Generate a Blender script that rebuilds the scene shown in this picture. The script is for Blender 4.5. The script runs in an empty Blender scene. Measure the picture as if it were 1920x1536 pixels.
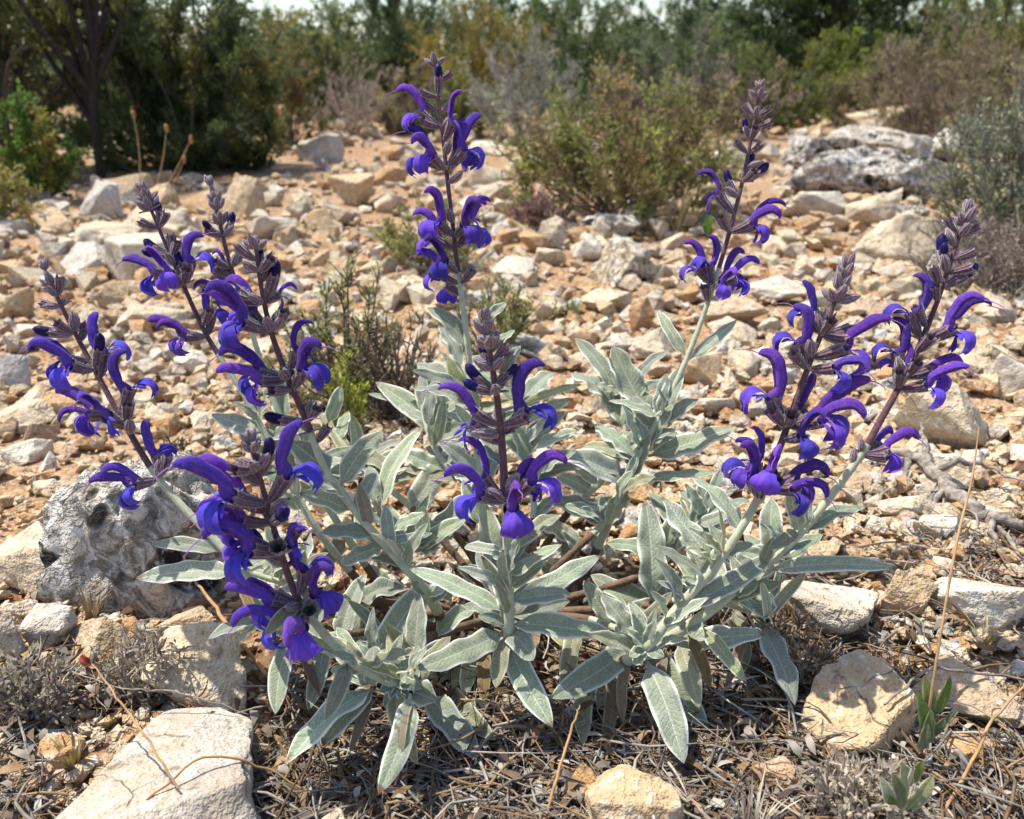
import bpy, bmesh, math, random
import numpy as np
from mathutils import Vector, Matrix, noise as mnoise

random.seed(11); rng = np.random.default_rng(11)
sc = bpy.context.scene
col = sc.collection

# ------------------------------------------------------------------ camera, sky, sun, exposure
CAM_H, PITCH, FPX = 0.36, math.radians(22.0), 1600.0
cam_d = bpy.data.cameras.new('camera'); cam = bpy.data.objects.new('camera', cam_d); col.objects.link(cam)
cam.location = (0, 0, CAM_H); cam.rotation_euler = (math.pi/2 - PITCH, 0, 0)
cam_d.sensor_width = 36; cam_d.lens = 36*FPX/1920; cam_d.clip_start = .02; cam_d.clip_end = 2000
cam_d.dof.use_dof = True; cam_d.dof.focus_distance = .53; cam_d.dof.aperture_fstop = 11.5
sc.camera = cam

SUN_EL, SUN_AZ = math.radians(65), math.radians(-66)      # azimuth from +Y (away from the camera), negative = towards -X
world = bpy.data.worlds.new('World'); sc.world = world; world.use_nodes = True
wn = world.node_tree.nodes; wl = world.node_tree.links
sky = wn.new('ShaderNodeTexSky'); sky.sky_type = 'NISHITA'; sky.sun_disc = False
sky.sun_elevation = SUN_EL; sky.sun_rotation = SUN_AZ; sky.air_density = 1.0; sky.dust_density = 1.2
wn['Background'].inputs['Strength'].default_value = .125
wl.new(sky.outputs[0], wn['Background'].inputs[0])
sun_d = bpy.data.lights.new('sun', 'SUN'); sun_d.energy = 3.9; sun_d.angle = math.radians(.6); sun_d.color = (1, .95, .85)
sun = bpy.data.objects.new('sun', sun_d); col.objects.link(sun)
to_sun = Vector((math.sin(SUN_AZ)*math.cos(SUN_EL), math.cos(SUN_AZ)*math.cos(SUN_EL), math.sin(SUN_EL)))
sun.rotation_euler = to_sun.to_track_quat('Z', 'Y').to_euler(); sun.location = to_sun*30
vs = sc.view_settings; vs.view_transform = 'Standard'; vs.look = 'None'; vs.exposure = .82; vs.gamma = 1; vs.use_curve_mapping = False
sc.cycles.use_denoising = True
sc.cycles.max_bounces = 5; sc.cycles.diffuse_bounces = 3; sc.cycles.glossy_bounces = 2; sc.cycles.use_adaptive_sampling = True; sc.cycles.adaptive_threshold = .025; sc.cycles.transparent_max_bounces = 4

# ------------------------------------------------------------------ pixel helpers (photo pixels, 1920 x 1536)
CP, SP = math.cos(PITCH), math.sin(PITCH)
FWD, UPV, RGT = Vector((0, CP, -SP)), Vector((0, SP, CP)), Vector((1, 0, 0))
CAM = Vector((0, 0, CAM_H))
def ray(px, py): return FWD + RGT*((px-960)/FPX) + UPV*(-(py-768)/FPX)
def P(px, py, d): return CAM + ray(px, py)*d
def G(px, py, z=0.0):
    r = ray(px, py); return CAM + r*((z-CAM_H)/r.z)
def depth(p): return (p-CAM).dot(FWD)
def PXM(p): return depth(p)/FPX          # metres per photo pixel at p

# ------------------------------------------------------------------ ground height
_w = [(rng.uniform(-1, 1), rng.uniform(-1, 1), rng.uniform(0, 6.28)) for _ in range(14)]
def gz(x, y):
    x = np.asarray(x, float); y = np.asarray(y, float); z = np.zeros(np.broadcast(x, y).shape)
    for i, (a, b, c) in enumerate(_w):
        n = math.hypot(a, b)+1e-6; fr = 2.2*1.38**i; z = z + .0085/1.28**i*np.sin(fr*(a*x+b*y)/n+c)
    r = np.sqrt(x*x+y*y)
    far = np.clip((r-5)/30, 0, 1)
    return z*np.clip(1-far, 0, 1) + .35*far*far*np.clip((x+4)/10, -.2, 1)
def gzf(x, y): return float(gz(x, y))

# ------------------------------------------------------------------ generic helpers
def tag(o, label=None, cat=None, group=None, kind=None):
    if label: o['label'] = label
    if cat: o['category'] = cat
    if group: o['group'] = group
    if kind: o['kind'] = kind
    return o
def link(name, mesh, parent=None, loc=None):
    o = bpy.data.objects.new(name, mesh); col.objects.link(o)
    if parent is not None: o.parent = parent
    if loc is not None: o.location = loc
    return o
def empty(name, loc=(0, 0, 0)):
    o = bpy.data.objects.new(name, None); o.empty_display_size = .05; col.objects.link(o); o.location = loc; return o
def mesh_np(name, V, F, mats, smooth=True, matidx=None, colr=None, uv=None):
    """V (n,3), F (m,3|4) arrays (or list of faces)"""
    me = bpy.data.meshes.new(name)
    V = np.asarray(V, np.float32)
    if isinstance(F, np.ndarray):
        m, k = F.shape
        me.vertices.add(len(V)); me.vertices.foreach_set('co', V.ravel())
        me.loops.add(m*k); me.loops.foreach_set('vertex_index', F.astype(np.int32).ravel())
        me.polygons.add(m); me.polygons.foreach_set('loop_start', np.arange(0, m*k, k, dtype=np.int32))
        try: me.polygons.foreach_set('loop_total', np.full(m, k, np.int32))
        except Exception: pass
        me.update(calc_edges=True)
    else:
        me.from_pydata([tuple(map(float, v)) for v in V], [], F)
        m = len(F)
    for mt in (mats if isinstance(mats, (list, tuple)) else [mats]): me.materials.append(mt)
    me.polygons.foreach_set('use_smooth', np.full(len(me.polygons), smooth, bool))
    if matidx is not None: me.polygons.foreach_set('material_index', np.asarray(matidx, np.int32))
    if colr is not None:
        a = me.color_attributes.new('Col', 'FLOAT_COLOR', 'POINT')
        c = np.ones((len(V), 4), np.float32); c[:, :3] = colr; a.data.foreach_set('color', c.ravel())
    if uv is not None:
        l = me.uv_layers.new(name='UVMap')
        vi = np.zeros(len(me.loops), np.int32); me.loops.foreach_get('vertex_index', vi)
        l.data.foreach_set('uv', np.asarray(uv, np.float32)[vi].ravel())
    me.validate(); me.update()
    return me
class Bag:
    """collects vertex/face chunks of equal face size"""
    def __init__(s): s.V, s.F, s.C, s.n = [], [], [], 0
    def add(s, V, F, c=None):
        s.V.append(V); s.F.append(np.asarray(F)+s.n); s.n += len(V)
        s.C.append(np.broadcast_to(np.asarray((1, 1, 1) if c is None else c, np.float32), (len(V), 3)))
    def mesh(s, name, mat, smooth=True):
        return mesh_np(name, np.concatenate(s.V), np.concatenate(s.F), mat, smooth, colr=np.concatenate(s.C))
def tube_arrays(pts, rad, n=6, cap=True):
    """tapered tube along pts; quads (degenerate at the cap)"""
    pts = np.asarray(pts, float); k = len(pts); rad = np.broadcast_to(np.asarray(rad, float), (k,))
    T = np.gradient(pts, axis=0); T /= np.linalg.norm(T, axis=1)[:, None]+1e-9
    ref = np.array((0, 0, 1.)) if abs(T[0][2]) < .9 else np.array((1., 0, 0))
    A = np.zeros_like(T); 
    a = np.cross(T[0], ref); a /= np.linalg.norm(a)+1e-9
    for i in range(k):
        a = a - T[i]*np.dot(a, T[i]); a /= np.linalg.norm(a)+1e-9; A[i] = a
    B = np.cross(T, A)
    th = np.linspace(0, 2*math.pi, n, endpoint=False)
    ring = A[:, None, :]*np.cos(th)[None, :, None] + B[:, None, :]*np.sin(th)[None, :, None]
    V = (pts[:, None, :] + ring*rad[:, None, None]).reshape(-1, 3)
    i = np.arange(k-1)[:, None]*n; j = np.arange(n)[None, :]; j2 = (j+1) % n
    F = np.stack([i+j, i+j2, i+n+j2, i+n+j], -1).reshape(-1, 4)
    return V, F
def smooth_path(pts, n):
    """Catmull-Rom through pts"""
    p = np.asarray([tuple(q) for q in pts], float); k = len(p)
    if k == 2: return p[0]+(p[1]-p[0])*np.linspace(0, 1, n)[:, None]
    q = np.vstack([2*p[0]-p[1], p, 2*p[-1]-p[-2]]); out = []
    for t in np.linspace(0, k-1-1e-6, n):
        i = int(t); f = t-i; a, b, c, d = q[i:i+4]
        out.append(.5*((2*b)+(c-a)*f+(2*a-5*b+4*c-d)*f*f+(-a+3*b-3*c+d)*f**3))
    return np.array(out)

# ------------------------------------------------------------------ materials
def new_mat(name):
    m = bpy.data.materials.new(name); m.use_nodes = True
    return m, m.node_tree.nodes, m.node_tree.links, m.node_tree.nodes['Principled BSDF']
def N(nodes, t, **kw):
    n = nodes.new(t)
    for k, v in kw.items():
        if k in n.inputs.keys() if hasattr(n.inputs, 'keys') else False: n.inputs[k].default_value = v
        else: setattr(n, k, v)
    return n
def noise_n(nodes, links, vec, scale, detail=4, rough=.6):
    n = nodes.new('ShaderNodeTexNoise'); n.inputs['Scale'].default_value = scale; n.inputs['Detail'].default_value = detail; n.inputs['Roughness'].default_value = rough
    if vec is not None: links.new(vec, n.inputs['Vector'])
    return n.outputs['Fac']
def ramp(nodes, links, fac, stops):
    r = nodes.new('ShaderNodeValToRGB'); e = r.color_ramp.elements
    while len(e) < len(stops): e.new(.5)
    for el, (p, c) in zip(e, stops):
        el.position = p; el.color = (*c, 1) if len(c) == 3 else c
    links.new(fac, r.inputs[0]); return r.outputs[0]
def mixc(nodes, links, fac, a, b, mode='MIX'):
    n = nodes.new('ShaderNodeMix'); n.data_type = 'RGBA'; n.blend_type = mode
    for s, v in ((0, fac), (6, a), (7, b)):
        if hasattr(v, 'is_linked') or hasattr(v, 'links'): links.new(v, n.inputs[s])
        elif isinstance(v, (int, float)): n.inputs[s].default_value = v
        else: n.inputs[s].default_value = (*v, 1)
    return n.outputs[2]
def math_n(nodes, links, op, a, b=None, c=None):
    n = nodes.new('ShaderNodeMath'); n.operation = op
    for i, v in enumerate((a, b, c)):
        if v is None: continue
        if isinstance(v, (int, float)): n.inputs[i].default_value = v
        else: links.new(v, n.inputs[i])
    return n.outputs[0]
def maprange(nodes, links, v, a, b, c=0., d=1.):
    n = nodes.new('ShaderNodeMapRange'); n.interpolation_type = 'SMOOTHSTEP'
    links.new(v, n.inputs[0])
    for i, x in enumerate((a, b, c, d)): n.inputs[i+1].default_value = x
    return n.outputs[0]
def bump(nodes, links, h, strength, dist, bs):
    b = nodes.new('ShaderNodeBump'); b.inputs['Strength'].default_value = strength; b.inputs['Distance'].default_value = dist
    links.new(h, b.inputs['Height']); links.new(b.outputs[0], bs.inputs['Normal']); return b

def stone_material(name, source, karst=False):
    m, n, l, bs = new_mat(name)
    pos = n.new('ShaderNodeNewGeometry').outputs['Position']
    if source == 'object': base = n.new('ShaderNodeObjectInfo').outputs['Color']
    else:
        a = n.new('ShaderNodeVertexColor'); a.layer_name = 'Col'; base = a.outputs['Color']
    n1 = noise_n(n, l, pos, 28, 3, .62); n2 = noise_n(n, l, pos, 110, 3, .68); n3 = noise_n(n, l, pos, 520, 1, .6)
    c = mixc(n, l, maprange(n, l, n1, .38, .68), base, mixc(n, l, .5, base, (.50, .35, .20), 'MIX'))
    n0 = noise_n(n, l, pos, 11, 2, .6)
    c = mixc(n, l, maprange(n, l, n0, .50, .60, 0, .55), c, mixc(n, l, .6, c, (.30, .25, .21)))
    c = mixc(n, l, maprange(n, l, n2, .50, .72), c, mixc(n, l, .60, c, (.70, .66, .60), 'MIX'))
    c = mixc(n, l, maprange(n, l, n2, .44, .30, 0, .75), c, (.16, .115, .085))
    c = mixc(n, l, maprange(n, l, n3, .60, .72, 0, .45), c, (.12, .10, .085))
    if karst:
        v = n.new('ShaderNodeTexNoise'); v.inputs['Scale'].default_value = 46; v.inputs['Detail'].default_value = 4; v.inputs['Roughness'].default_value = .72; v.inputs['Distortion'].default_value = 1.2
        l.new(pos, v.inputs['Vector'])
        c = mixc(n, l, maprange(n, l, v.outputs['Fac'], .595, .68, 0, .85), c, (.085, .08, .075))
        hole = maprange(n, l, noise_n(n, l, pos, 26, 1, .5), .605, .66)
        c = mixc(n, l, hole, c, (.045, .04, .035))
        c = mixc(n, l, maprange(n, l, v.outputs['Fac'], .50, .38, 0, .7), c, (.74, .71, .66))
    if source == 'object':
        vo = n.new('ShaderNodeTexVoronoi'); vo.feature = 'DISTANCE_TO_EDGE'; vo.inputs['Scale'].default_value = 17
        wv = n.new('ShaderNodeVectorMath'); wv.operation = 'ADD'; ns = n.new('ShaderNodeTexNoise'); ns.inputs['Scale'].default_value = 30; ns.inputs['Detail'].default_value = 2; l.new(pos, ns.inputs['Vector'])
        sc_ = n.new('ShaderNodeVectorMath'); sc_.operation = 'SCALE'; sc_.inputs['Scale'].default_value = .05; l.new(ns.outputs['Color'], sc_.inputs[0]); l.new(pos, wv.inputs[0]); l.new(sc_.outputs[0], wv.inputs[1]); l.new(wv.outputs[0], vo.inputs['Vector'])
        crack = math_n(n, l, 'MULTIPLY', maprange(n, l, vo.outputs['Distance'], .014, .002), maprange(n, l, n1, .50, .60))
        c = mixc(n, l, math_n(n, l, 'MULTIPLY', crack, .5), c, (.20, .14, .10))
    l.new(c, bs.inputs['Base Color']); bs.inputs['Roughness'].default_value = .9
    bs.inputs['Specular IOR Level'].default_value = .25
    h = n2 if source == 'attr' else math_n(n, l, 'ADD', math_n(n, l, 'MULTIPLY', n1, 1.0), math_n(n, l, 'ADD', math_n(n, l, 'MULTIPLY', n2, .55), math_n(n, l, 'MULTIPLY', n3, .2)))
    if karst: h = math_n(n, l, 'SUBTRACT', h, math_n(n, l, 'MULTIPLY', maprange(n, l, v.outputs['Fac'], .5, .7), 1.2)); h = math_n(n, l, 'SUBTRACT', h, math_n(n, l, 'MULTIPLY', hole, 1.6))
    if source == 'object': h = math_n(n, l, 'SUBTRACT', h, math_n(n, l, 'MULTIPLY', crack, .35))
    bump(n, l, h, .9, .012 if karst else .008, bs)
    return m
M_STONE = stone_material('limestone', 'object'); M_KARST = stone_material('karst_limestone', 'object', True); M_GRAVEL = stone_material('gravel_stone', 'attr')

def ground_material():
    m, n, l, bs = new_mat('stony_soil')
    pos = n.new('ShaderNodeNewGeometry').outputs['Position']
    n1 = noise_n(n, l, pos, 3.2, 2, .6); n2 = noise_n(n, l, pos, 60, 4, .7)
    v = n.new('ShaderNodeTexVoronoi'); v.inputs['Scale'].default_value = 95; l.new(pos, v.inputs['Vector'])
    v2 = n.new('ShaderNodeTexVoronoi'); v2.inputs['Scale'].default_value = 240; l.new(pos, v2.inputs['Vector'])
    soil = ramp(n, l, n2, [(.3, (.15, .08, .038)), (.5, (.33, .185, .085)), (.7, (.44, .29, .16))])
    soil = mixc(n, l, maprange(n, l, n1, .45, .68), soil, mixc(n, l, .55, soil, (.44, .33, .23)))
    # pebble tint: some cells are pale chips
    s = n.new('ShaderNodeSeparateColor'); l.new(v.outputs['Color'], s.inputs[0])
    chip = maprange(n, l, s.outputs[0], .45, .55)
    chipc = ramp(n, l, s.outputs[1], [(0, (.34, .20, .12)), (.5, (.42, .29, .19)), (1, (.48, .38, .28))])
    inn = maprange(n, l, v.outputs['Distance'], .62, .35)
    c = mixc(n, l, math_n(n, l, 'MULTIPLY', chip, inn), soil, chipc)
    s2 = n.new('ShaderNodeSeparateColor'); l.new(v2.outputs['Color'], s2.inputs[0])
    c = mixc(n, l, math_n(n, l, 'MULTIPLY', maprange(n, l, s2.outputs[0], .6, .7), maprange(n, l, v2.outputs['Distance'], .6, .3, 0, .8)), c, (.52, .40, .29))
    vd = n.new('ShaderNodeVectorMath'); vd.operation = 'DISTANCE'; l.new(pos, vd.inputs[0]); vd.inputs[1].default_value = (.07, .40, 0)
    shade_litter = maprange(n, l, math_n(n, l, 'ADD', vd.outputs['Value'], math_n(n, l, 'MULTIPLY', n2, .16)), .44, .22, 0, .85)
    c = mixc(n, l, shade_litter, c, mixc(n, l, maprange(n, l, n2, .4, .65), (.050, .034, .024), (.11, .075, .05)))  # painted dark patch under the sage: mostly the plant's shade, partly dark litter
    l.new(c, bs.inputs['Base Color']); bs.inputs['Roughness'].default_value = .95; bs.inputs['Specular IOR Level'].default_value = .15
    h = math_n(n, l, 'ADD', math_n(n, l, 'MULTIPLY', math_n(n, l, 'SUBTRACT', 1, v.outputs['Distance']), math_n(n, l, 'ADD', chip, .2)),
               math_n(n, l, 'ADD', math_n(n, l, 'MULTIPLY', n2, .8), math_n(n, l, 'MULTIPLY', math_n(n, l, 'SUBTRACT', 1, v2.outputs['Distance']), .3)))
    bump(n, l, h, 1, .006, bs)
    return m
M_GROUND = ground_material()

def plain_mat(name, c, rough=.85, var=.25, scale=60, sheen=0, bumpd=0, attr=False, transl=0, spec=.2):
    m, n, l, bs = new_mat(name)
    pos = n.new('ShaderNodeNewGeometry').outputs['Position']
    f = noise_n(n, l, pos, scale, 4, .6)
    if attr:
        a = n.new('ShaderNodeVertexColor'); a.layer_name = 'Col'; base = a.outputs['Color']
    else: base = mixc(n, l, 1., c, (1, 1, 1), 'MULTIPLY')
    k = n.new('ShaderNodeHueSaturation'); l.new(base, k.inputs['Color']); l.new(maprange(n, l, f, .25, .75, 1-var, 1+var), k.inputs['Value'])
    l.new(k.outputs[0], bs.inputs['Base Color']); bs.inputs['Roughness'].default_value = rough; bs.inputs['Specular IOR Level'].default_value = spec
    if sheen: bs.inputs['Sheen Weight'].default_value = sheen; bs.inputs['Sheen Roughness'].default_value = .4
    if bumpd: bump(n, l, f, .8, bumpd, bs)
    if transl:
        t = n.new('ShaderNodeBsdfTranslucent'); l.new(k.outputs[0], t.inputs[0])
        x = n.new('ShaderNodeMixShader'); x.inputs[0].default_value = transl
        l.new(bs.outputs[0], x.inputs[1]); l.new(t.outputs[0], x.inputs[2]); l.new(x.outputs[0], n['Material Output'].inputs[0])
    return m
M_FOLI = plain_mat('shrub_leaves', (1, 1, 1), .7, .2, 9, attr=True, transl=.4)
M_TWIG = plain_mat('twigs', (1, 1, 1), .9, .3, 60, attr=True)
M_LITTER = plain_mat('dry_litter', (1, 1, 1), .85, .3, 120, attr=True, transl=.12)
M_STEMG = plain_mat('stem_felt', (.42, .44, .31), .8, .15, 160, sheen=.55, bumpd=.0006)
M_STEMP = plain_mat('stem_purple', (.115, .055, .065), .75, .25, 300, sheen=.5, bumpd=.0006)
M_WOOD = plain_mat('woody_base', (.16, .105, .07), .9, .35, 120, bumpd=.002)
M_HAIR = plain_mat('felt_hairs', (.66, .60, .58), .7, .1, 50, transl=.35)
M_STYLE = plain_mat('style', (.36, .16, .42), .6, .1, 50, transl=.2)
M_DEADWOOD = plain_mat('dead_wood', (.27, .23, .195), .9, .6, 140, bumpd=.004)
M_STRAW = plain_mat('straw_stalk', (.42, .25, .12), .8, .25, 90)

def leaf_material(name, top, under, edge):
    m, n, l, bs = new_mat(name)
    uv = n.new('ShaderNodeUVMap'); sx = n.new('ShaderNodeSeparateXYZ'); l.new(uv.outputs[0], sx.inputs[0])
    u, v = sx.outputs[0], sx.outputs[1]
    av = math_n(n, l, 'ABSOLUTE', math_n(n, l, 'SUBTRACT', math_n(n, l, 'MULTIPLY', v, 2), 1))
    oi = n.new('ShaderNodeObjectInfo'); geo = n.new('ShaderNodeNewGeometry')
    f = noise_n(n, l, geo.outputs['Position'], 190, 2, .6); ff = noise_n(n, l, geo.outputs['Position'], 900, 2, .7)
    c = mixc(n, l, maprange(n, l, f, .35, .7), top, tuple(x*.86 for x in top))
    # felt speckle of white hairs
    c = mixc(n, l, maprange(n, l, ff, .45, .70, 0, .30), c, edge)
    # side veins running obliquely from the midrib
    w = n.new('ShaderNodeMath'); w.operation = 'SINE'
    l.new(math_n(n, l, 'ADD', math_n(n, l, 'MULTIPLY', math_n(n, l, 'SUBTRACT', u, math_n(n, l, 'MULTIPLY', av, .12)), 120), math_n(n, l, 'MULTIPLY', f, 9)), w.inputs[0])
    vein = math_n(n, l, 'MULTIPLY', maprange(n, l, w.outputs[0], .55, 1), maprange(n, l, av, .95, .5))
    c = mixc(n, l, math_n(n, l, 'MULTIPLY', vein, .07), c, edge)
    c = mixc(n, l, maprange(n, l, av, .08, .02, 0, .4), c, edge)
    c = mixc(n, l, maprange(n, l, av, .74, .95, 0, .95), c, edge)
    tipb = math_n(n, l, 'MULTIPLY', maprange(n, l, math_n(n, l, 'ADD', u, math_n(n, l, 'MULTIPLY', f, .25)), 1.04, 1.12), maprange(n, l, oi.outputs['Random'], .55, .65))
    c = mixc(n, l, tipb, c, (.20, .12, .06))
    c = mixc(n, l, geo.outputs['Backfacing'], c, mixc(n, l, maprange(n, l, av, .12, .04), under, edge))
    k = n.new('ShaderNodeHueSaturation'); l.new(c, k.inputs['Color'])
    l.new(maprange(n, l, oi.outputs['Random'], 0, 1, .80, 1.18), k.inputs['Value'])
    l.new(maprange(n, l, math_n(n, l, 'FRACT', math_n(n, l, 'MULTIPLY', oi.outputs['Random'], 7.31)), 0, 1, .485, .515), k.inputs['Hue'])
    l.new(maprange(n, l, math_n(n, l, 'FRACT', math_n(n, l, 'MULTIPLY', oi.outputs['Random'], 3.77)), 0, 1, .75, 1.15), k.inputs['Saturation'])
    l.new(k.outputs[0], bs.inputs['Base Color']); bs.inputs['Roughness'].default_value = .8; bs.inputs['Specular IOR Level'].default_value = .2
    bs.inputs['Sheen Weight'].default_value = .25; bs.inputs['Sheen Roughness'].default_value = .5
    h = math_n(n, l, 'ADD', math_n(n, l, 'MULTIPLY', vein, -.30), math_n(n, l, 'ADD', math_n(n, l, 'MULTIPLY', f, .7), math_n(n, l, 'MULTIPLY', ff, .4)))
    bump(n, l, h, .7, .0013, bs)
    t = n.new('ShaderNodeBsdfTranslucent'); l.new(k.outputs[0], t.inputs[0])
    x = n.new('ShaderNodeMixShader'); x.inputs[0].default_value = .2
    l.new(bs.outputs[0], x.inputs[1]); l.new(t.outputs[0], x.inputs[2]); l.new(x.outputs[0], n['Material Output'].inputs[0])
    return m
M_LEAF = leaf_material('sage_leaf', (.285, .335, .220), (.47, .50, .37), (.74, .75, .64))
M_LEAFY = leaf_material('sage_leaf_olive', (.30, .305, .15), (.43, .42, .25), (.64, .63, .46))
M_LEAFD = leaf_material('sage_leaf_dead', (.22, .145, .075), (.26, .19, .12), (.36, .28, .19))

def petal_material(name, a, b, rough=.55):
    m, n, l, bs = new_mat(name)
    g = n.new('ShaderNodeNewGeometry').outputs['Position']
    f = noise_n(n, l, g, 350, 3, .6); f2 = noise_n(n, l, g, 1500, 2, .6)
    oi = n.new('ShaderNodeObjectInfo')
    c = mixc(n, l, maprange(n, l, f, .35, .68), a, b)
    uv = n.new('ShaderNodeUVMap'); sx = n.new('ShaderNodeSeparateXYZ'); l.new(uv.outputs[0], sx.inputs[0])
    vn = math_n(n, l, 'SINE', math_n(n, l, 'ADD', math_n(n, l, 'MULTIPLY', sx.outputs[0], 75), math_n(n, l, 'MULTIPLY', f, 5)))
    c = mixc(n, l, maprange(n, l, vn, .3, 1, 0, .35), c, tuple(x*.45 for x in a))
    c = mixc(n, l, maprange(n, l, sx.outputs[1], .45, .05, 0, .75), c, (.17, .075, .22))
    c = mixc(n, l, maprange(n, l, f2, .62, .78, 0, .35), c, (.38, .30, .62))
    k = n.new('ShaderNodeHueSaturation'); l.new(c, k.inputs['Color'])
    l.new(maprange(n, l, oi.outputs['Random'], 0, 1, .68, 1.25), k.inputs['Value'])
    l.new(maprange(n, l, math_n(n, l, 'FRACT', math_n(n, l, 'MULTIPLY', oi.outputs['Random'], 5.3)), 0, 1, .488, .512), k.inputs['Hue'])
    l.new(k.outputs[0], bs.inputs['Base Color']); bs.inputs['Roughness'].default_value = rough; bs.inputs['Specular IOR Level'].default_value = .15
    bs.inputs['Sheen Weight'].default_value = .35; bs.inputs['Sheen Roughness'].default_value = .35; bs.inputs['Sheen Tint'].default_value = (.75, .6, 1, 1)
    bump(n, l, math_n(n, l, 'ADD', f, math_n(n, l, 'MULTIPLY', f2, .4)), .5, .0009, bs)
    t = n.new('ShaderNodeBsdfTranslucent'); l.new(k.outputs[0], t.inputs[0])
    x = n.new('ShaderNodeMixShader'); x.inputs[0].default_value = .3
    l.new(bs.outputs[0], x.inputs[1]); l.new(t.outputs[0], x.inputs[2]); l.new(x.outputs[0], n['Material Output'].inputs[0])
    return m
M_HOOD = petal_material('petal_hood', (.125, .050, .46), (.19, .075, .43), .75)
M_LIP = petal_material('petal_lip', (.105, .070, .60), (.145, .062, .50), .7)
M_BUD = petal_material('petal_bud', (.016, .010, .085), (.035, .015, .16), .4)
def calyx_material(name, a, b, rib):
    m, n, l, bs = new_mat(name)
    uv = n.new('ShaderNodeUVMap'); sx = n.new('ShaderNodeSeparateXYZ'); l.new(uv.outputs[0], sx.inputs[0])
    w = math_n(n, l, 'SINE', math_n(n, l, 'MULTIPLY', sx.outputs[0], 2*math.pi*9))
    g = n.new('ShaderNodeNewGeometry').outputs['Position']; f = noise_n(n, l, g, 500, 3, .6)
    c = mixc(n, l, maprange(n, l, f, .35, .7), a, b)
    c = mixc(n, l, maprange(n, l, w, .6, 1, 0, .5), c, rib)
    c = mixc(n, l, maprange(n, l, sx.outputs[1], .86, 1, 0, .6), c, rib)
    l.new(c, bs.inputs['Base Color']); bs.inputs['Roughness'].default_value = .75; bs.inputs['Sheen Weight'].default_value = .5; bs.inputs['Sheen Roughness'].default_value = .4
    bump(n, l, w, .6, .0008, bs); return m
M_CALYX = calyx_material('calyx', (.075, .032, .060), (.13, .060, .085), (.32, .22, .26))
M_CALYXG = calyx_material('calyx_young', (.145, .075, .115), (.21, .135, .16), (.46, .38, .41))

# ------------------------------------------------------------------ ground sheet and sky is the world
def build_ground():
    yy = np.concatenate([-np.geomspace(300, .4, 18), np.linspace(-.3, .2, 5), np.linspace(.26, 2.4, 110), np.geomspace(2.45, 900, 60)])
    xx = np.concatenate([-np.geomspace(900, 2.1, 34), np.linspace(-2, 2, 150), np.geomspace(2.1, 900, 34)])
    X, Y = np.meshgrid(xx, yy); Z = gz(X, Y) - .004
    V = np.stack([X, Y, Z], -1).reshape(-1, 3); nx, ny = len(xx), len(yy)
    i = np.arange(ny-1)[:, None]*nx; j = np.arange(nx-1)[None, :]
    F = np.stack([i+j, i+j+1, i+nx+j+1, i+nx+j], -1).reshape(-1, 4)
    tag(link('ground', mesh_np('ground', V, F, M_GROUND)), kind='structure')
build_ground()

# ------------------------------------------------------------------ stones
def ico(sub):
    bm = bmesh.new(); bmesh.ops.create_icosphere(bm, subdivisions=sub, radius=1)
    V = np.array([v.co[:] for v in bm.verts]); F = np.array([[v.index for v in f.verts] for f in bm.faces]); bm.free(); return V, F
ICO = {k: ico(k) for k in (1, 2, 3, 4, 5)}
def rock_verts(sub, seed, sharp=16, rough=.05, planes=13, pits=0):
    r_ = np.random.default_rng(seed); V, F = ICO[sub]
    n = r_.normal(size=(planes, 3)); n /= np.linalg.norm(n, axis=1)[:, None]; h = r_.uniform(.62, 1.05, planes)
    n = np.vstack([n, [[0, 0, 1], [0, 0, -1]]]); h = np.append(h, [r_.uniform(.6, .85), .7])
    d = np.clip(V@n.T/h, 0, None); r = (d**sharp).sum(1)**(-1/sharp); r = np.clip(r, .3, 1.35)
    W = V*r[:, None]
    if rough:
        o = Vector(r_.uniform(-50, 50, 3))
        for i in range(len(W)):
            p = Vector(W[i])
            a = mnoise.fractal(p*1.7+o, 1, 2, 5)*rough*1.5 + mnoise.noise(p*7+o)*rough*.35
            if pits:
                q = mnoise.noise(p*2.6+o*1.3); q2 = mnoise.noise(p*5.5-o)
                a -= pits*max(0, q-.12)*1.2 + pits*max(0, q2-.2)*.7 - pits*.35*abs(mnoise.noise(p*3.4+o*.7))
            W[i] = W[i]*(1+a)
    W /= np.abs(W).max(0)[None, :]          # unit half extents
    return W, F
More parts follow.
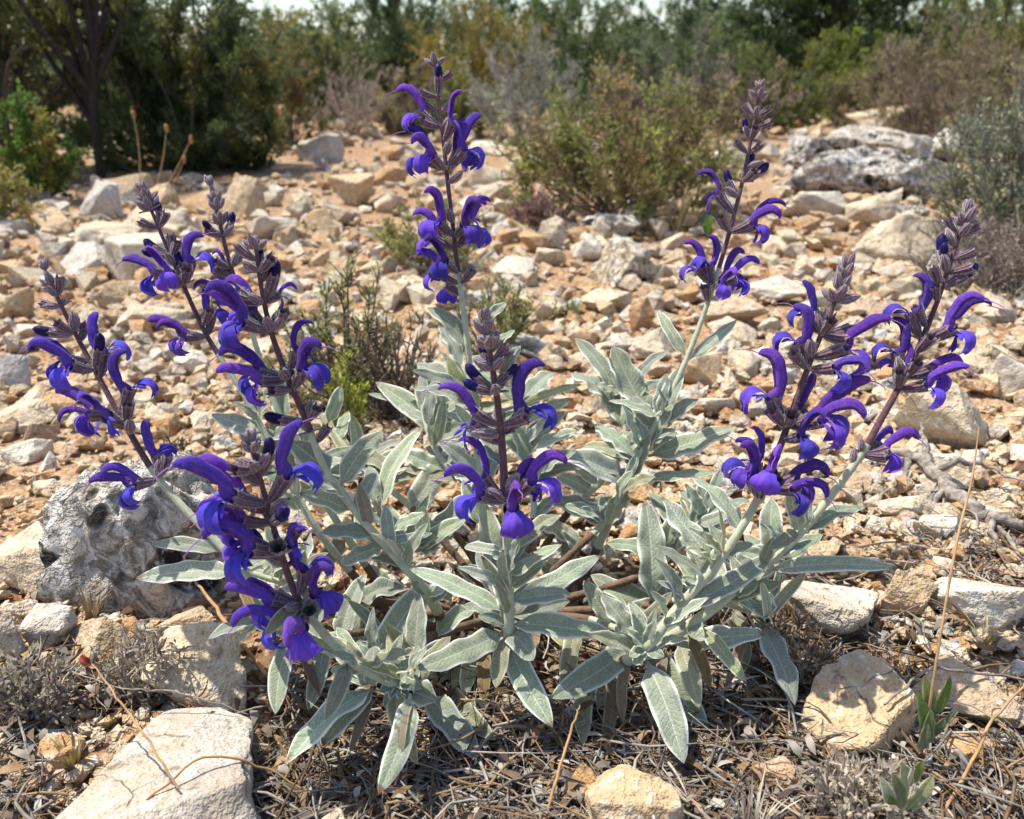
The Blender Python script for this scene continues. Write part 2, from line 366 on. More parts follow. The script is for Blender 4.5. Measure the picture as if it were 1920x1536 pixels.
def hull_rock(seed, npts=15, bev=.07, cuts=1, rough=.045, pits=0):
    """angular broken stone: hull of random points, worn edges, rough faces; unit half extents"""
    r_ = np.random.default_rng(seed); bm = bmesh.new()
    for p in r_.normal(size=(npts, 3)):
        p = p/np.linalg.norm(p)*r_.uniform(.8, 1.0); bm.verts.new(p*np.array((1, 1, .9)))
    g = bmesh.ops.convex_hull(bm, input=bm.verts[:])
    bmesh.ops.delete(bm, geom=[e for e in g['geom_interior'] if isinstance(e, bmesh.types.BMVert)], context='VERTS')
    bmesh.ops.dissolve_limit(bm, angle_limit=.18, verts=bm.verts[:], edges=bm.edges[:])
    if bev: bmesh.ops.bevel(bm, geom=bm.edges[:], offset=bev, segments=2, profile=.6, affect='EDGES', clamp_overlap=True)
    bmesh.ops.triangulate(bm, faces=bm.faces[:])
    for _ in range(cuts):
        bmesh.ops.subdivide_edges(bm, edges=[e for e in bm.edges if e.calc_length() > (.16 if cuts < 4 else .07)], cuts=1, use_grid_fill=True)
        bmesh.ops.triangulate(bm, faces=bm.faces[:])
    V = np.array([v.co[:] for v in bm.verts]); F = np.array([[v.index for v in f.verts] for f in bm.faces]); bm.free()
    if rough:
        o = Vector(r_.uniform(-50, 50, 3))
        for i in range(len(V)):
            p = Vector(V[i]); a = mnoise.fractal(p*2.1+o, 1, 2, 4)*rough*1.4 + mnoise.noise(p*8+o)*rough*.4
            if pits: a -= pits*max(0, mnoise.noise(p*2.6+o)-.1)*1.3 + pits*max(0, mnoise.noise(p*5.5-o)-.18)*.8
            V[i] *= 1+a
    V -= (V.max(0)+V.min(0))/2; V /= np.abs(V).max(0)[None, :]
    return V, F
ROCKS = []
for s in range(20):
    V, F = hull_rock(100+s, random.choice((9, 11, 14)), random.choice((.03, .05, .07)), 3, .055)
    ROCKS.append(mesh_np('stone', V, F, M_STONE))
CLS = {'cream': (.60, .495, .345), 'tan': (.54, .385, .22), 'grey': (.50, .475, .43), 'rusty': (.46, .255, .105), 'white': (.65, .585, .47), 'slab': (.46, .42, .355)}
occupied = []                                # (x, y, r)
def place_stone(px, pyb, w, h, cls, label, mesh=None, group=None, rot=None, tilt=0, seed=None, karst=False, big=False, zlift=0, hf=None, cat='stone', dfac=.78):
    """px centre, pyb lower edge, w x h visible size in photo pixels; stands on the ground"""
    c = G(px, pyb - .32*h); s = PXM(c); W = w*s
    ang = math.atan2(CAM_H, c.y); D = W*dfac
    H = hf*W if hf else min(max((h*s - D*math.sin(ang)*.8)/math.cos(ang), .3*W), .85*W)
    if mesh is None:
        V, F = (rock_verts(5, int(px*7+pyb), sharp=16, rough=.13, pits=.34) if w > 300 else hull_rock(int(px*7+pyb), 16, .05, 4, .09, .3)) if karst else hull_rock(int(px*7+pyb), 9 if w > 400 else random.choice((10, 12, 15)), random.choice((.03, .05)), 4 if w > 90 else 3, .06)
        mesh = mesh_np('stone', V, F, M_KARST if karst else M_STONE)
    z = gzf(c.x, c.y)
    o = link('stone', mesh, None, (c.x, c.y, z + H*.28 + zlift)); o.scale = (W/2*1.02, D/2, H*.72 if H*.72 > .01 else .01)
    o.rotation_euler = (random.uniform(-.08, .08)+tilt, random.uniform(-.12, .12), rot if rot is not None else random.uniform(-.3, .3))
    k = random.uniform(.93, 1.07); o.color = (*(x*k for x in CLS[cls]), 1)
    tag(o, label, cat, group); occupied.append((c.x, c.y, W*.45)); return o
BIG = [  # px, lower edge, w, h, class, label, karst
 (235, 1640, 500, 350, 'slab', 'large flat cream slab with tan crust under a dry stalk with red tip', 0, .34),
 (368, 1296, 215, 175, 'cream', 'flat-topped cream stone with brown front face between grey pitted boulder and slab', 0, .5),
 (268, 1122, 375, 268, 'grey', 'big grey pitted boulder with black holes beside the leaning sage stem', 1, .74),
 (10, 1250, 125, 165, 'cream', 'cream stone with sunlit flat top and shaded underside next to dark cobble', 0, None),
 (72, 1100, 150, 130, 'cream', 'cream block leaning on the near side of the grey pitted boulder', 0, None),
 (95, 1215, 92, 100, 'grey', 'small dark grey faceted stone below the grey pitted boulder', 0, None),
 (175, 1245, 150, 120, 'tan', 'dusty tan stone wedged between the dark faceted stone and cream stones', 0, None),
 (120, 965, 110, 62, 'grey', 'thin grey shard tilted on the orange soil by the pitted boulder', 0, .4),
 (345, 1150, 105, 55, 'tan', 'rounded tan stone in the shade below the pitted boulder', 0, None),
 (35, 835, 95, 52, 'white', 'flat pale stone lying on rubble above the orange soil patch', 0, None),
 (40, 770, 110, 45, 'cream', 'cream flat stone behind the flat pale stone on the orange soil', 0, None),
 (15, 725, 75, 85, 'grey', 'grey angular stone behind the cream flat stone near orange soil', 0, None),
 (262, 528, 190, 100, 'white', 'large smooth whitish boulder behind the leaning flower spikes', 0, .45),
 (152, 515, 125, 75, 'grey', 'light grey cracked boulder next to the large smooth whitish boulder', 0, None),
 (200, 425, 82, 78, 'grey', 'rounded grey boulder at the foot of the dark juniper', 0, .75),
 (195, 468, 130, 62, 'cream', 'cream boulder with shaded end just before the rounded grey boulder', 0, None),
 (302, 448, 130, 66, 'cream', 'cream boulder half hidden by the bud tip of a sage spike', 0, None),
 (462, 425, 95, 78, 'tan', 'rounded brown boulder at the edge of the juniper shade', 0, .75),
 (512, 447, 90, 48, 'white', 'whitish angular stone before the rounded brown boulder', 0, None),
 (595, 316, 95, 62, 'grey', 'dark grey slab propped over a hollow beside the juniper', 0, .5),
 (657, 402, 90, 66, 'tan', 'tan boulder near the path behind the tall spike', 0, None),
 (25, 600, 90, 66, 'tan', 'brown-sided stone with pale top beyond the leaning spikes', 0, None),
 (285, 606, 125, 46, 'cream', 'low cream stone between two leaning flower spikes', 0, None),
 (228, 562, 115, 56, 'tan', 'orange-tinted stone before the large smooth whitish boulder', 0, None),
 (1170, 556, 140, 92, 'cream', 'cream stone speckled with dark pits in the middle of the rubble', 1, .6),
 (1146, 468, 108, 52, 'white', 'pale lumpy stone at the foot of the olive shrub', 1, None),
 (1103, 505, 70, 52, 'white', 'white stone with a grey shaded face beside the speckled stone', 0, None),
 (1032, 488, 72, 58, 'cream', 'cream angular stone by the olive shrub roots', 0, None),
 (1205, 628, 58, 75, 'rusty', 'upright wedge-shaped stone with orange shaded side', 0, .9),
 (1140, 585, 100, 50, 'cream', 'flat cream stone leaning under the speckled stone', 0, None),
 (1100, 640, 60, 40, 'tan', 'tan stone between the wedge-shaped stone and sage leaves', 0, None),
 (1225, 680, 95, 62, 'cream', 'cream rounded stone behind the forked leaf pair of a sage stem', 0, None),
 (1312, 735, 80, 70, 'tan', 'tan stone with dark underside behind a sage stem', 0, None),
 (1370, 640, 110, 62, 'tan', 'flat-topped stone with deep brown shaded hollow beneath', 0, None),
 (1450, 590, 120, 55, 'white', 'whitish slab between the two outward leaning stems', 0, None),
 (1570, 402, 215, 105, 'grey', 'broad grey weathered outcrop boulder with hollows', 1, .38),
 (1705, 408, 190, 108, 'grey', 'pale grey outcrop boulder with brown hollow next to the broad one', 1, .42),
 (1520, 335, 120, 66, 'grey', 'grey outcrop block with a dark cleft', 1, .45),
 (1640, 338, 215, 80, 'white', 'pale broken outcrop slab lying behind the broad grey boulder', 1, .32),
 (1672, 268, 190, 56, 'cream', 'warm cream slab capping the back of the grey outcrop', 0, .3),
 (1765, 330, 90, 80, 'white', 'whitish rough outcrop stone near the twiggy grey bush', 1, .6),
 (1522, 425, 130, 64, 'white', 'long pale slab tilted up in front of the grey outcrop', 0, .35),
 (1632, 432, 95, 62, 'cream', 'knobbly cream stone before the grey outcrop', 0, None),
 (1680, 530, 165, 105, 'cream', 'large cream boulder behind the young mauve spike tip', 0, .55),
 (1692, 428, 85, 42, 'white', 'white pitted stone resting above the large cream boulder', 1, None),
 (1488, 235, 68, 38, 'grey', 'small round boulder under the yellow-green shrub', 0, .6),
 (1772, 872, 165, 112, 'cream', 'round cream boulder behind the outermost leaning spike', 0, .7),
 (1893, 778, 115, 84, 'white', 'smooth white boulder beside the twiggy grey bush', 0, .55),
 (1898, 832, 90, 50, 'cream', 'cream cobble below the smooth white boulder', 0, None),
 (1797, 905, 92, 52, 'white', 'pale yellowish cobble beside the dead branch', 0, None),
 (1700, 968, 105, 64, 'cream', 'flat cream stone under the fork of the dead branch', 0, None),
 (1768, 1000, 105, 36, 'white', 'narrow white stone lying along the dead branch', 0, None),
 (1568, 1195, 200, 125, 'white', 'big pale angular stone behind the drooping outer sage leaf', 0, .5),
 (1850, 1172, 190, 128, 'white', 'large whitish slab behind the tall brown grass stalk', 0, .42),
 (1615, 1405, 250, 170, 'tan', 'broad tan stone striped by leaf shadows near dry litter', 0, .5),
 (1822, 1418, 110, 76, 'rusty', 'rust-orange stone beside the green sprig', 0, None),
 (1702, 1155, 100, 105, 'tan', 'tan split stone between two big pale stones', 0, None),
 (1815, 1335, 200, 80, 'tan', 'long tan stone behind the green sprig', 0, .4),
 (1548, 1048, 80, 52, 'tan', 'tan block beside an outward leaning sage stem', 0, None),
 (1110, 1505, 110, 110, 'rusty', 'rounded brown stone in the shade under the sage', 0, .75),
 (1190, 1570, 190, 150, 'tan', 'rounded tan stone dappled with sun at the foot of the sage', 0, .6),
 (1450, 1490, 100, 100, 'rusty', 'small ochre stone among grey litter', 0, .7),
 (575, 1575, 180, 90, 'cream', 'cream cobble under shadows of dry grass near the slab', 0, None),
 (108, 1425, 85, 75, 'rusty', 'small orange stone beside a dry grass tuft and the slab', 0, None),
]
for (px, pb, w, h, c, lab, k, hf) in BIG:
    place_stone(px, pb, w, h, c, lab, karst=bool(k), hf=hf, rot=.45 if w > 400 else random.uniform(-.15, .15), tilt=.24 if w > 400 else 0, dfac=1.0 if w > 400 else .78)
REF = ['big cream slab', 'flat-topped cream stone', 'grey pitted boulder', 'sunlit flat-topped edge stone', 'leaning cream block', 'dark faceted stone', 'dusty wedged stone', 'thin grey shard', 'shaded tan stone', 'flat pale stone',
 'cream flat stone', 'grey angular stone', 'smooth whitish boulder', 'grey cracked boulder', 'rounded grey boulder', 'boulder with shaded end', 'boulder behind bud tip', 'rounded brown boulder', 'whitish angular stone', 'propped grey slab', 'tan path boulder',
 'brown-sided stone', 'low cream stone', 'orange-tinted stone', 'dark-speckled stone', 'pale lumpy stone', 'white shaded-face stone', 'stone by shrub roots', 'upright wedge stone', 'leaning flat stone', 'tan mid stone', 'stone behind forked leaves',
 'tan dark-bellied stone', 'stone over brown hollow', 'slab between leaning stems', 'broad outcrop boulder', 'outcrop boulder with hollow', 'cleft outcrop block', 'pale broken outcrop slab', 'cream capping slab', 'rough outcrop stone', 'long tilted slab', 'knobbly cream stone', 'large cream boulder',
 'white pitted stone', 'small round boulder', 'round cream boulder', 'smooth white boulder', 'cobble below white boulder', 'pale yellowish cobble', 'stone under dead branch', 'narrow white stone', 'big pale angular stone', 'large whitish slab',
 'shadow-striped tan stone', 'rust-orange stone', 'tan split stone', 'long tan stone', 'tan block', 'rounded brown stone', 'dappled tan stone', 'small ochre stone', 'grass-shadowed cobble', 'small orange stone']
LAND = [(r, Vector((o[0], o[1], 0))) for r, o in zip(REF, occupied)]
CN = {'cream': 'cream', 'tan': 'tan', 'grey': 'grey', 'rusty': 'rust-orange', 'white': 'whitish'}
ORD = ['', 'second ', 'third ', 'fourth ', 'fifth ', 'sixth ', 'seventh ', 'eighth ', 'ninth ', 'tenth ', 'eleventh ', 'twelfth ', 'thirteenth ', 'fourteenth ', 'fifteenth ', 'sixteenth ', 'seventeenth ', 'eighteenth ', 'nineteenth ', 'twentieth ']
def scatter_stones(n):
    k = tries = 0; made = {}
    while k < n and tries < 9000:
        tries += 1
        px = random.uniform(-160, 2080); py = 232+(random.random()**.85)*1230
        if 300 < px < 1560 and py > 760: continue
        if px < 620 and py < 350: continue
        if px > 1500 and py > 1100: continue
        c = G(px, py); d = depth(c); wp = random.choice((40, 48, 58, 70, 84))*random.uniform(.85, 1.15)
        if py > 820: wp *= .75
        W = min(wp*PXM(c), .19)
        if any((c.x-x)**2+(c.y-y)**2 < (W*.40+r*.85)**2 for x, y, r in occupied): continue
        cls = random.choices(('cream', 'tan', 'grey', 'rusty', 'white'), (40, 27, 9, 9, 15))[0]
        o = link('stone', random.choice(ROCKS), None, (0, 0, 0))
        H = W*random.uniform(.38, .7); D = W*random.uniform(.65, 1)
        o.scale = (W/2, D/2, H/2*1.25); o.location = (c.x, c.y, gzf(c.x, c.y)+H*.12)
        o.rotation_euler = (random.uniform(-.35, .35), random.uniform(-.35, .35), random.uniform(0, 6.28))
        kk = random.uniform(.85, 1.1); o.color = (*(x*kk for x in CLS[cls]), 1)
        near = min(LAND, key=lambda a: (a[1].x-c.x)**2+(a[1].y-c.y)**2)
        made.setdefault((cls, near[0]), []).append(((near[1].x-c.x)**2+(near[1].y-c.y)**2, k, o, 'flat' if H < W*.5 else 'blocky'))
        occupied.append((c.x, c.y, W*.42)); k += 1
    for (cls, ref), lst in made.items():
        for q, (_, _, o, fl) in enumerate(sorted(lst, key=lambda a: a[:2])):
            tag(o, f'{fl} loose {CN[cls]} cobble, {ORD[min(q, 19)]}nearest of its colour to the {ref}', 'stone', 'loose limestone cobbles in the rubble')
scatter_stones(300-len(BIG))

def gravel():
    bag = Bag()
    fine = [hull_rock(500+i, random.choice((7, 9, 11)), 0, 0, 0) for i in range(24)]
    mid = [hull_rock(600+i, random.choice((9, 11, 14)), .05, 0, .05) for i in range(24)]
    cl = [CLS[k] for k in ('cream', 'cream', 'tan', 'grey', 'rusty', 'white', 'tan', 'cream', 'tan', 'rusty')]
    n = 0
    while n < 19000:
        px = random.uniform(-260, 2180) if n < 14500 else random.choice((random.uniform(-1300, -240), random.uniform(2160, 3200))); py = 226+random.random()*1360
        soil = (px < 360 and 780 < py < 1020) or (1480 < px and 990 < py < 1090 and random.random() < .5) or mnoise.noise(Vector((px*.006, py*.012, 3))) > .28; c = G(px, py); s = PXM(c)
        big = random.random()
        wp = random.uniform(10, 22) if big < .52 else random.uniform(20, 42) if big < .84 else random.uniform(40, 64)
        if py < 420: wp *= .8
        if py > 1000: wp *= .85
        if soil: wp *= .6
        if soil and random.random() < .35: continue
        if 420 < px < 1620 and py > 1150 and random.random() < .75: continue
        if px < 600 and py < 335 and random.random() < .8: continue
        W = min(max(wp*s, .004), .13)
        if wp > 26 and any((c.x-x)**2+(c.y-y)**2 < (r*.8)**2 for x, y, r in occupied): continue
        b, F = random.choice(mid) if wp > 19 else random.choice(fine)
        hh = W/2*random.uniform(.45, .85)
        v = b*np.array([W/2, W/2*random.uniform(.6, 1), hh])
        a, t1, t2 = random.uniform(0, 6.28), random.uniform(-.4, .4), random.uniform(-.4, .4)
        R = np.array(Matrix.Rotation(t1, 3, 'X') @ Matrix.Rotation(t2, 3, 'Y') @ Matrix.Rotation(a, 3, 'Z'))
        v = v@R.T + np.array([c.x, c.y, gzf(c.x, c.y)+hh*random.uniform(.0, .7)])
        k = random.uniform(.75, 1.1)
        cc = random.choice(cl) if not soil else CLS[random.choice(('rusty', 'tan', 'tan', 'cream'))]
        bag.add(v, F, tuple(x*k for x in cc)); n += 1
    tag(link('gravel', bag.mesh('gravel', M_GRAVEL, False)), 'loose limestone gravel and chips covering the orange soil', 'gravel', kind='stuff')
gravel()

# ------------------------------------------------------------------ the flowering sage
M_PHAIR = plain_mat('petal_hairs', (.42, .34, .62), .7, .1, 50, transl=.4)
SAGE_BASE = G(950, 1120); SAGE_BASE.z = gzf(SAGE_BASE.x, SAGE_BASE.y)
sage = empty('sage_plant', SAGE_BASE)
tag(sage, 'grey-green felted sage with many upright spikes of violet-blue flowers', 'sage plant')
SB = np.array(SAGE_BASE)

def grid_faces(nu, nv, off=0, wrap=False):
    F = []
    for i in range(nu-1):
        for j in range(nv if wrap else nv-1):
            j2 = (j+1) % nv; F.append((off+i*nv+j, off+i*nv+j2, off+(i+1)*nv+j2, off+(i+1)*nv+j))
    return F
def loft(path, ra, rb, seg, out_uv=None):
    """path in the xz plane (x, z); ra lateral radius (y), rb radius in the profile plane"""
    path = np.asarray(path, float); k = len(path); T = np.gradient(path, axis=0); T /= np.linalg.norm(T, axis=1)[:, None]
    Nn = np.stack([-T[:, 1], T[:, 0]], 1); th = np.linspace(0, 2*math.pi, seg, endpoint=False); V = []
    for i in range(k):
        for t in th:
            q = path[i]+Nn[i]*rb[i]*math.sin(t); V.append((q[0], ra[i]*math.cos(t), q[1]))
            if out_uv is not None: out_uv.append((t/(2*math.pi), i/(k-1)))
    return V
def spl(pts, n): return smooth_path([(a, b, 0) for a, b in pts], n)[:, :2]
def itp(vals, n): return np.interp(np.linspace(0, 1, n), np.linspace(0, 1, len(vals)), vals)

HOODS = [[(.15, .06), (.30, .13), (.40, .24), (.44, .42), (.53, .62), (.67, .78), (.83, .84), (.96, .79), (1.01, .74)],
         [(.16, .09), (.31, .18), (.43, .30), (.50, .46), (.60, .62), (.73, .76), (.86, .85), (.97, .88), (1.03, .87)],
         [(.16, .08), (.30, .15), (.42, .25), (.51, .40), (.62, .53), (.76, .62), (.90, .62), (1.0, .54), (1.02, .46)],
         [(.14, .06), (.28, .13), (.37, .25), (.40, .44), (.44, .64), (.53, .82), (.68, .92), (.82, .90), (.89, .84)]]
def flower_mesh(seed, hood=0, fat=1., lipw=1., style=True, wilt=False):
    r = random.Random(seed); V, F, mi, uv = [], [], [], []
    def add(v, f, m, u):
        o = len(V); V.extend(v); uv.extend(u); F.extend([tuple(x+o for x in q) for q in f]); mi.extend([m]*len(f))
    path = spl(HOODS[hood], 22); seg = 14
    ra = itp([.05, .075, .10, .10, .095, .098, .092, .064, .012], 22)*fat; rb = itp([.05, .08, .125, .125, .122, .122, .104, .070, .012], 22)*fat
    seg = 20; u, v = [], []; T_ = np.gradient(path, axis=0); T_ /= np.linalg.norm(T_, axis=1)[:, None]; Nq = np.stack([-T_[:, 1], T_[:, 0]], 1)
    for i in range(22):                                    # a tube in the calyx that opens into a keeled, folded hood, hollow underneath
        b_ = min(1, max(0, (i-6)/5)); b_ = b_*b_*(3-2*b_)
        for j in range(seg):
            t = j/seg*2*math.pi; sn, cs = math.sin(t), math.cos(t)
            if sn >= 0: off = rb[i]*(sn*(1-b_)+b_*(1.75*sn**.85-.72)); yy = ra[i]*cs*(1-.22*b_*sn)
            else: off = rb[i]*(sn*(1-b_)+b_*(1.45*(-sn)**.85-.72)); yy = ra[i]*cs*(1-.16*b_)
            wv = 1+.05*math.sin(i*1.1+seed+(3 if cs > 0 else 0))*b_
            q = path[i]+Nq[i]*off*wv; v.append((q[0], yy*.86, q[1])); u.append((t/(2*math.pi), i/21))
    f = grid_faces(22, seg, 0, True)
    add(v, f, 0, u); hood_path, hood_ra, hood_rb = path, ra, rb
    # lower lip: narrow claw, then a broad rounded hanging middle lobe, notched and cupped
    nu, nv = 13, 11; prof = spl([(.42, .20), (.54, .25), (.66, .275), (.77, .27), (.86, .20), (.89, .08), (.86, -.03), (.80, -.10)] if not wilt else [(.42, .20), (.52, .20), (.58, .14), (.60, .05), (.58, -.04), (.55, -.12)], nu)
    wid = itp([.07, .07, .075, .11, .20, .26, .255, .19, .07], nu)*lipw*(.45 if wilt else 1)
    L, lu = [], []
    for i in range(nu):
        t = i/(nu-1)
        for j in range(nv):
            s = j/(nv-1)*2-1; w = wid[i]*s
            dz = -.07*abs(s)**1.8*min(1, max(0, t-.2)*3) + .028*math.sin(5.1*s+seed)*t + .02*math.sin(9*s-seed*2)*t; dx = -.19*s*s*t*(1 if not wilt else .3) + .02*math.sin(6*s+seed*1.7)*t
            if i == nu-1: dz += .05*(1-min(1, abs(s)*2.2))
            L.append((prof[i][0]+dx, w, prof[i][1]+dz)); lu.append((j/(nv-1)*.35, .35+.65*t))
    add(L, grid_faces(nu, nv), 1, lu)
    for sd in (-1, 1):                                     # spreading side lobes
        S_, su = [], []
        for i in range(7):
            t = i/6; cx = .52+.17*t; cy = sd*(.05+.16*t); cz = .235+.03*t-.16*t*t; ww = (.088*math.sin(math.pi*min(1, .22+.75*t))+.008)*(.6 if wilt else 1)
            for j in range(5):
                s = j/4*2-1; S_.append((cx+ww*s*.9, cy+.03*sd*(1-s*s), cz-ww*s*.35+.015*math.sin(4*t+s*3+seed))); su.append((j*.05, .4+.6*t))
        add(S_, grid_faces(7, 5), 1, su)
    # crumple everything a little
    for q, (x, y, z) in enumerate(V):
        a = mnoise.noise_vector(Vector((x*6+seed*3.1, y*6, z*6)))*.014*(2.2 if wilt else 1); V[q] = (x+a.x, y+a.y, z+a.z)
    nh = len(V); hairs(V, F, mi, hood_path[5:], hood_ra[5:], hood_rb[5:]*1.0, 60, 3, .03, r, .0028); uv.extend([(0, 1)]*(len(V)-nh))
    if style:
        t = path[-2]; e = r.uniform(.8, 1.2); kd = r.uniform(.2, 1.2)
        sp = [(t[0]-.03, 0, t[1]), (t[0]+.09*e, r.uniform(-.02, .02), t[1]-.02*kd), (t[0]+.19*e, r.uniform(-.03, .03), t[1]-.07*kd), (t[0]+.27*e, r.uniform(-.04, .04), t[1]-.15*kd)]
        sv, sf = tube_arrays(smooth_path(sp, 7), [.0095]*5+[.008, .005], 5); add([tuple(x) for x in sv], [tuple(x) for x in sf], 2, [(0, 1)]*len(sv))
        q = sp[-1]
        for d in (.03, -.025):
            sv, sf = tube_arrays([q, (q[0]+.035, q[1]+d, q[2]-.02+d*.8)], [.008, .003], 4); add([tuple(x) for x in sv], [tuple(x) for x in sf], 2, [(0, 1)]*len(sv))
    return mesh_np('flower', V, F, [M_HOOD, M_LIP, M_STYLE, M_PHAIR], True, mi, uv=uv)
def hairs(V, F, mi, path, ra, rb, n, m, ln, rnd, wd=.006):
    for _ in range(n):
        i = rnd.uniform(0, len(path)-1.01); a = int(i); t = rnd.uniform(0, 6.283); f = i-a
        p = path[a]*(1-f)+path[a+1]*f; T = path[a+1]-path[a]; T = T/np.linalg.norm(T); Nn = np.array((-T[1], T[0]))
        R1, R2 = ra[a]*(1-f)+ra[a+1]*f, rb[a]*(1-f)+rb[a+1]*f
        d2 = Nn*math.sin(t); b = np.array((p[0]+d2[0]*R2, R1*math.cos(t), p[1]+d2[1]*R2)); nrm = np.array((d2[0], math.cos(t), d2[1]))
        e = b+nrm*ln*rnd.uniform(.5, 1.2)+np.array((rnd.uniform(-.02, .02),)*3); w = np.array((rnd.uniform(-1, 1), rnd.uniform(-1, 1), rnd.uniform(-1, 1)))*wd
        o = len(V); V.extend([tuple(b-w), tuple(b+w), tuple(e)]); F.append((o, o+1, o+2)); mi.append(m)
def calyx_mesh(seed, kind):
    """open: flared two-lipped bell; closed: young pointed calyx; bud: bell with a dark knob of folded petals"""
    r = random.Random(seed); V, F, mi, uv = [], [], [], []
    if kind == 'open':
        path = spl([(0, 0), (.10, .045), (.22, .11), (.34, .185), (.43, .255)], 9); ra = itp([.03, .078, .112, .128, .15], 9); rb = itp([.03, .075, .105, .12, .135], 9)
    elif kind == 'bud':
        path = spl([(0, 0), (.09, .045), (.20, .10), (.32, .17), (.42, .24)], 9); ra = itp([.03, .072, .105, .118, .115], 9); rb = itp([.03, .07, .10, .112, .105], 9)
    else:
        path = spl([(0, 0), (.08, .05), (.17, .11), (.28, .19), (.40, .275)], 9); ra = itp([.03, .085, .118, .105, .03], 9); rb = itp([.03, .08, .108, .092, .02], 9)
    seg = 20; v = loft(path, ra, rb, seg, uv)
    if kind == 'open' or kind == 'bud':
        T = path[-1]-path[-2]; T /= np.linalg.norm(T)
        for j in range(seg):                              # teeth on the rim
            k = max(0, math.cos(j/seg*2*math.pi*5))**2; up = .10 if j in (4, 5, 6) else .045
            x, y, z = v[-seg+j]; v[-seg+j] = (x+T[0]*up*k*1.6, y*(1+.15*k), z+T[1]*up*k*1.6)
    V.extend(v); f = grid_faces(9, seg, 0, True); F.extend(f); mi.extend([0]*len(f))
    if kind == 'bud':
        o = len(V); p2 = spl([(.28, .15), (.40, .235), (.52, .33), (.62, .43), (.68, .47)], 10); a2 = itp([.07, .095, .108, .112, .10, .065, .006], 10)
        v2 = loft(p2, a2, a2*1.05, 12); V.extend(v2); uv.extend([(0, .5)]*len(v2)); f = grid_faces(10, 12, o, True); F.extend(f); mi.extend([1]*len(f))
    nh = len(V); hairs(V, F, mi, path, ra, rb, 90 if kind != 'closed' else 70, 2, .045, r); uv.extend([(0, 0)]*(len(V)-nh))
    return mesh_np('calyx', V, F, [M_CALYXG if kind == 'closed' else M_CALYX, M_BUD, M_HAIR], True, mi, uv=uv)
def bract_mesh(seed):
    V, uv = [], []
    for i in range(7):
        u = i/6; w = .13*math.sin(math.pi*min(.98, u**.75+.04))
        for j in range(5):
            s = j/4*2-1; V.append((u*.33, w*s, .06*math.sin(u*2.2)+.10*u*u+.05*s*s)); uv.append((s*.5+.5, u))
    return mesh_np('bract', V, grid_faces(7, 5), M_CALYXG, True, uv=uv)
FLOWERS = [flower_mesh(1, 0, 1., 1.0), flower_mesh(2, 1, .9, 1.12), flower_mesh(3, 2, .95, .95), flower_mesh(4, 3, .9, 1.15, False), flower_mesh(5, 0, .85, 1.1), flower_mesh(6, 2, .82, 1.05), flower_mesh(7, 1, 1.0, .9, False), flower_mesh(8, 0, 1.05, 1.2), flower_mesh(9, 3, .8, 1.)]
WILT = [flower_mesh(11, 0, .6, .7, True, True), flower_mesh(12, 2, .55, .7, False, True)]
CAL = [calyx_mesh(i, 'open') for i in range(3)]; CLO = [calyx_mesh(10+i, 'closed') for i in range(3)]; BUD = [calyx_mesh(20+i, 'bud') for i in range(3)]
BRA = [bract_mesh(i) for i in range(2)]
FL = .0308                                                # flower length in metres

def near_on(path, px, py):
    best = None
    for i, p in enumerate(path):
        v = Vector(p)-CAM; d = v.dot(FWD); x = 960+v.dot(RGT)/d*FPX; y = 768-v.dot(UPV)/d*FPX
        e = (x-px)**2+(y-py)**2
        if best is None or e < best[0]: best = (e, i)
    return best[1]
STEMS = []                                                # (object, dense path array)
def stem(name, px_pts, d_tip, base_z, r0, r1, purple_from, root=True, d_mid=None):
    """px_pts from base to tip in photo pixels; base depth from its height above ground"""
    b = G(px_pts[0][0], px_pts[0][1], base_z); d0 = depth(b)
    seg = [0.]
    for a, c in zip(px_pts, px_pts[1:]): seg.append(seg[-1]+math.hypot(c[0]-a[0], c[1]-a[1]))
    pts = [P(x, y, d0+(d_tip-d0)*(s/seg[-1])) for (x, y), s in zip(px_pts, seg)]
    if root:
        q = pts[0].lerp(SAGE_BASE, .42); q.z = gzf(q.x, q.y)-.004; m_ = pts[0].lerp(q, .55); m_.z = q.z*.6+pts[0].z*.4; pts = [q, m_]+pts
    path = smooth_path(pts, 46); n = len(path)
    purple_from = near_on(path, *purple_from)/(n-1)
    rad = np.interp(np.linspace(0, 1, n), [0, .3, 1], [r0*1.5, r0, r1])
    seg_n = 8; V, F = tube_arrays(path-SB, rad, seg_n); th = np.tile(np.arange(seg_n), n)
    V = V.tolist(); F = [tuple(x) for x in F]
    mi = []
    for i in range(n-1):
        # height fraction -> woody, felted green, purple
        pyy = i/(n-1); m = 2 if (root and pyy < .14) else (1 if pyy > purple_from else 0); mi += [m]*seg_n
    rn = random.Random(n+int(px_pts[0][0]))
    for _ in range(520):                                  # felt hairs standing off the stem
        i = rn.randrange(int(n*.2), n-1); k = rn.randrange(seg_n); p = np.array(V[i*seg_n+k])*(1-(f := rn.random()))+np.array(V[(i+1)*seg_n+k])*f
        cpt = (path[i]*(1-f)+path[i+1]*f)-SB; nr = p-cpt; nr /= np.linalg.norm(nr)+1e-9
        w = np.array([rn.uniform(-1, 1) for _ in range(3)])*.00013; e = p+nr*rn.uniform(.0006, .0016)+np.array([rn.uniform(-.0004, .0004) for _ in range(3)])
        o = len(V); V += [(p-w).tolist(), (p+w).tolist(), e.tolist()]; F.append((o, o+1, o+2)); mi.append(3)
    o = link(name, mesh_np(name, V, F, [M_STEMG, M_STEMP, M_WOOD, M_HAIR], True, mi), sage)
    STEMS.append((o, path)); return o, path
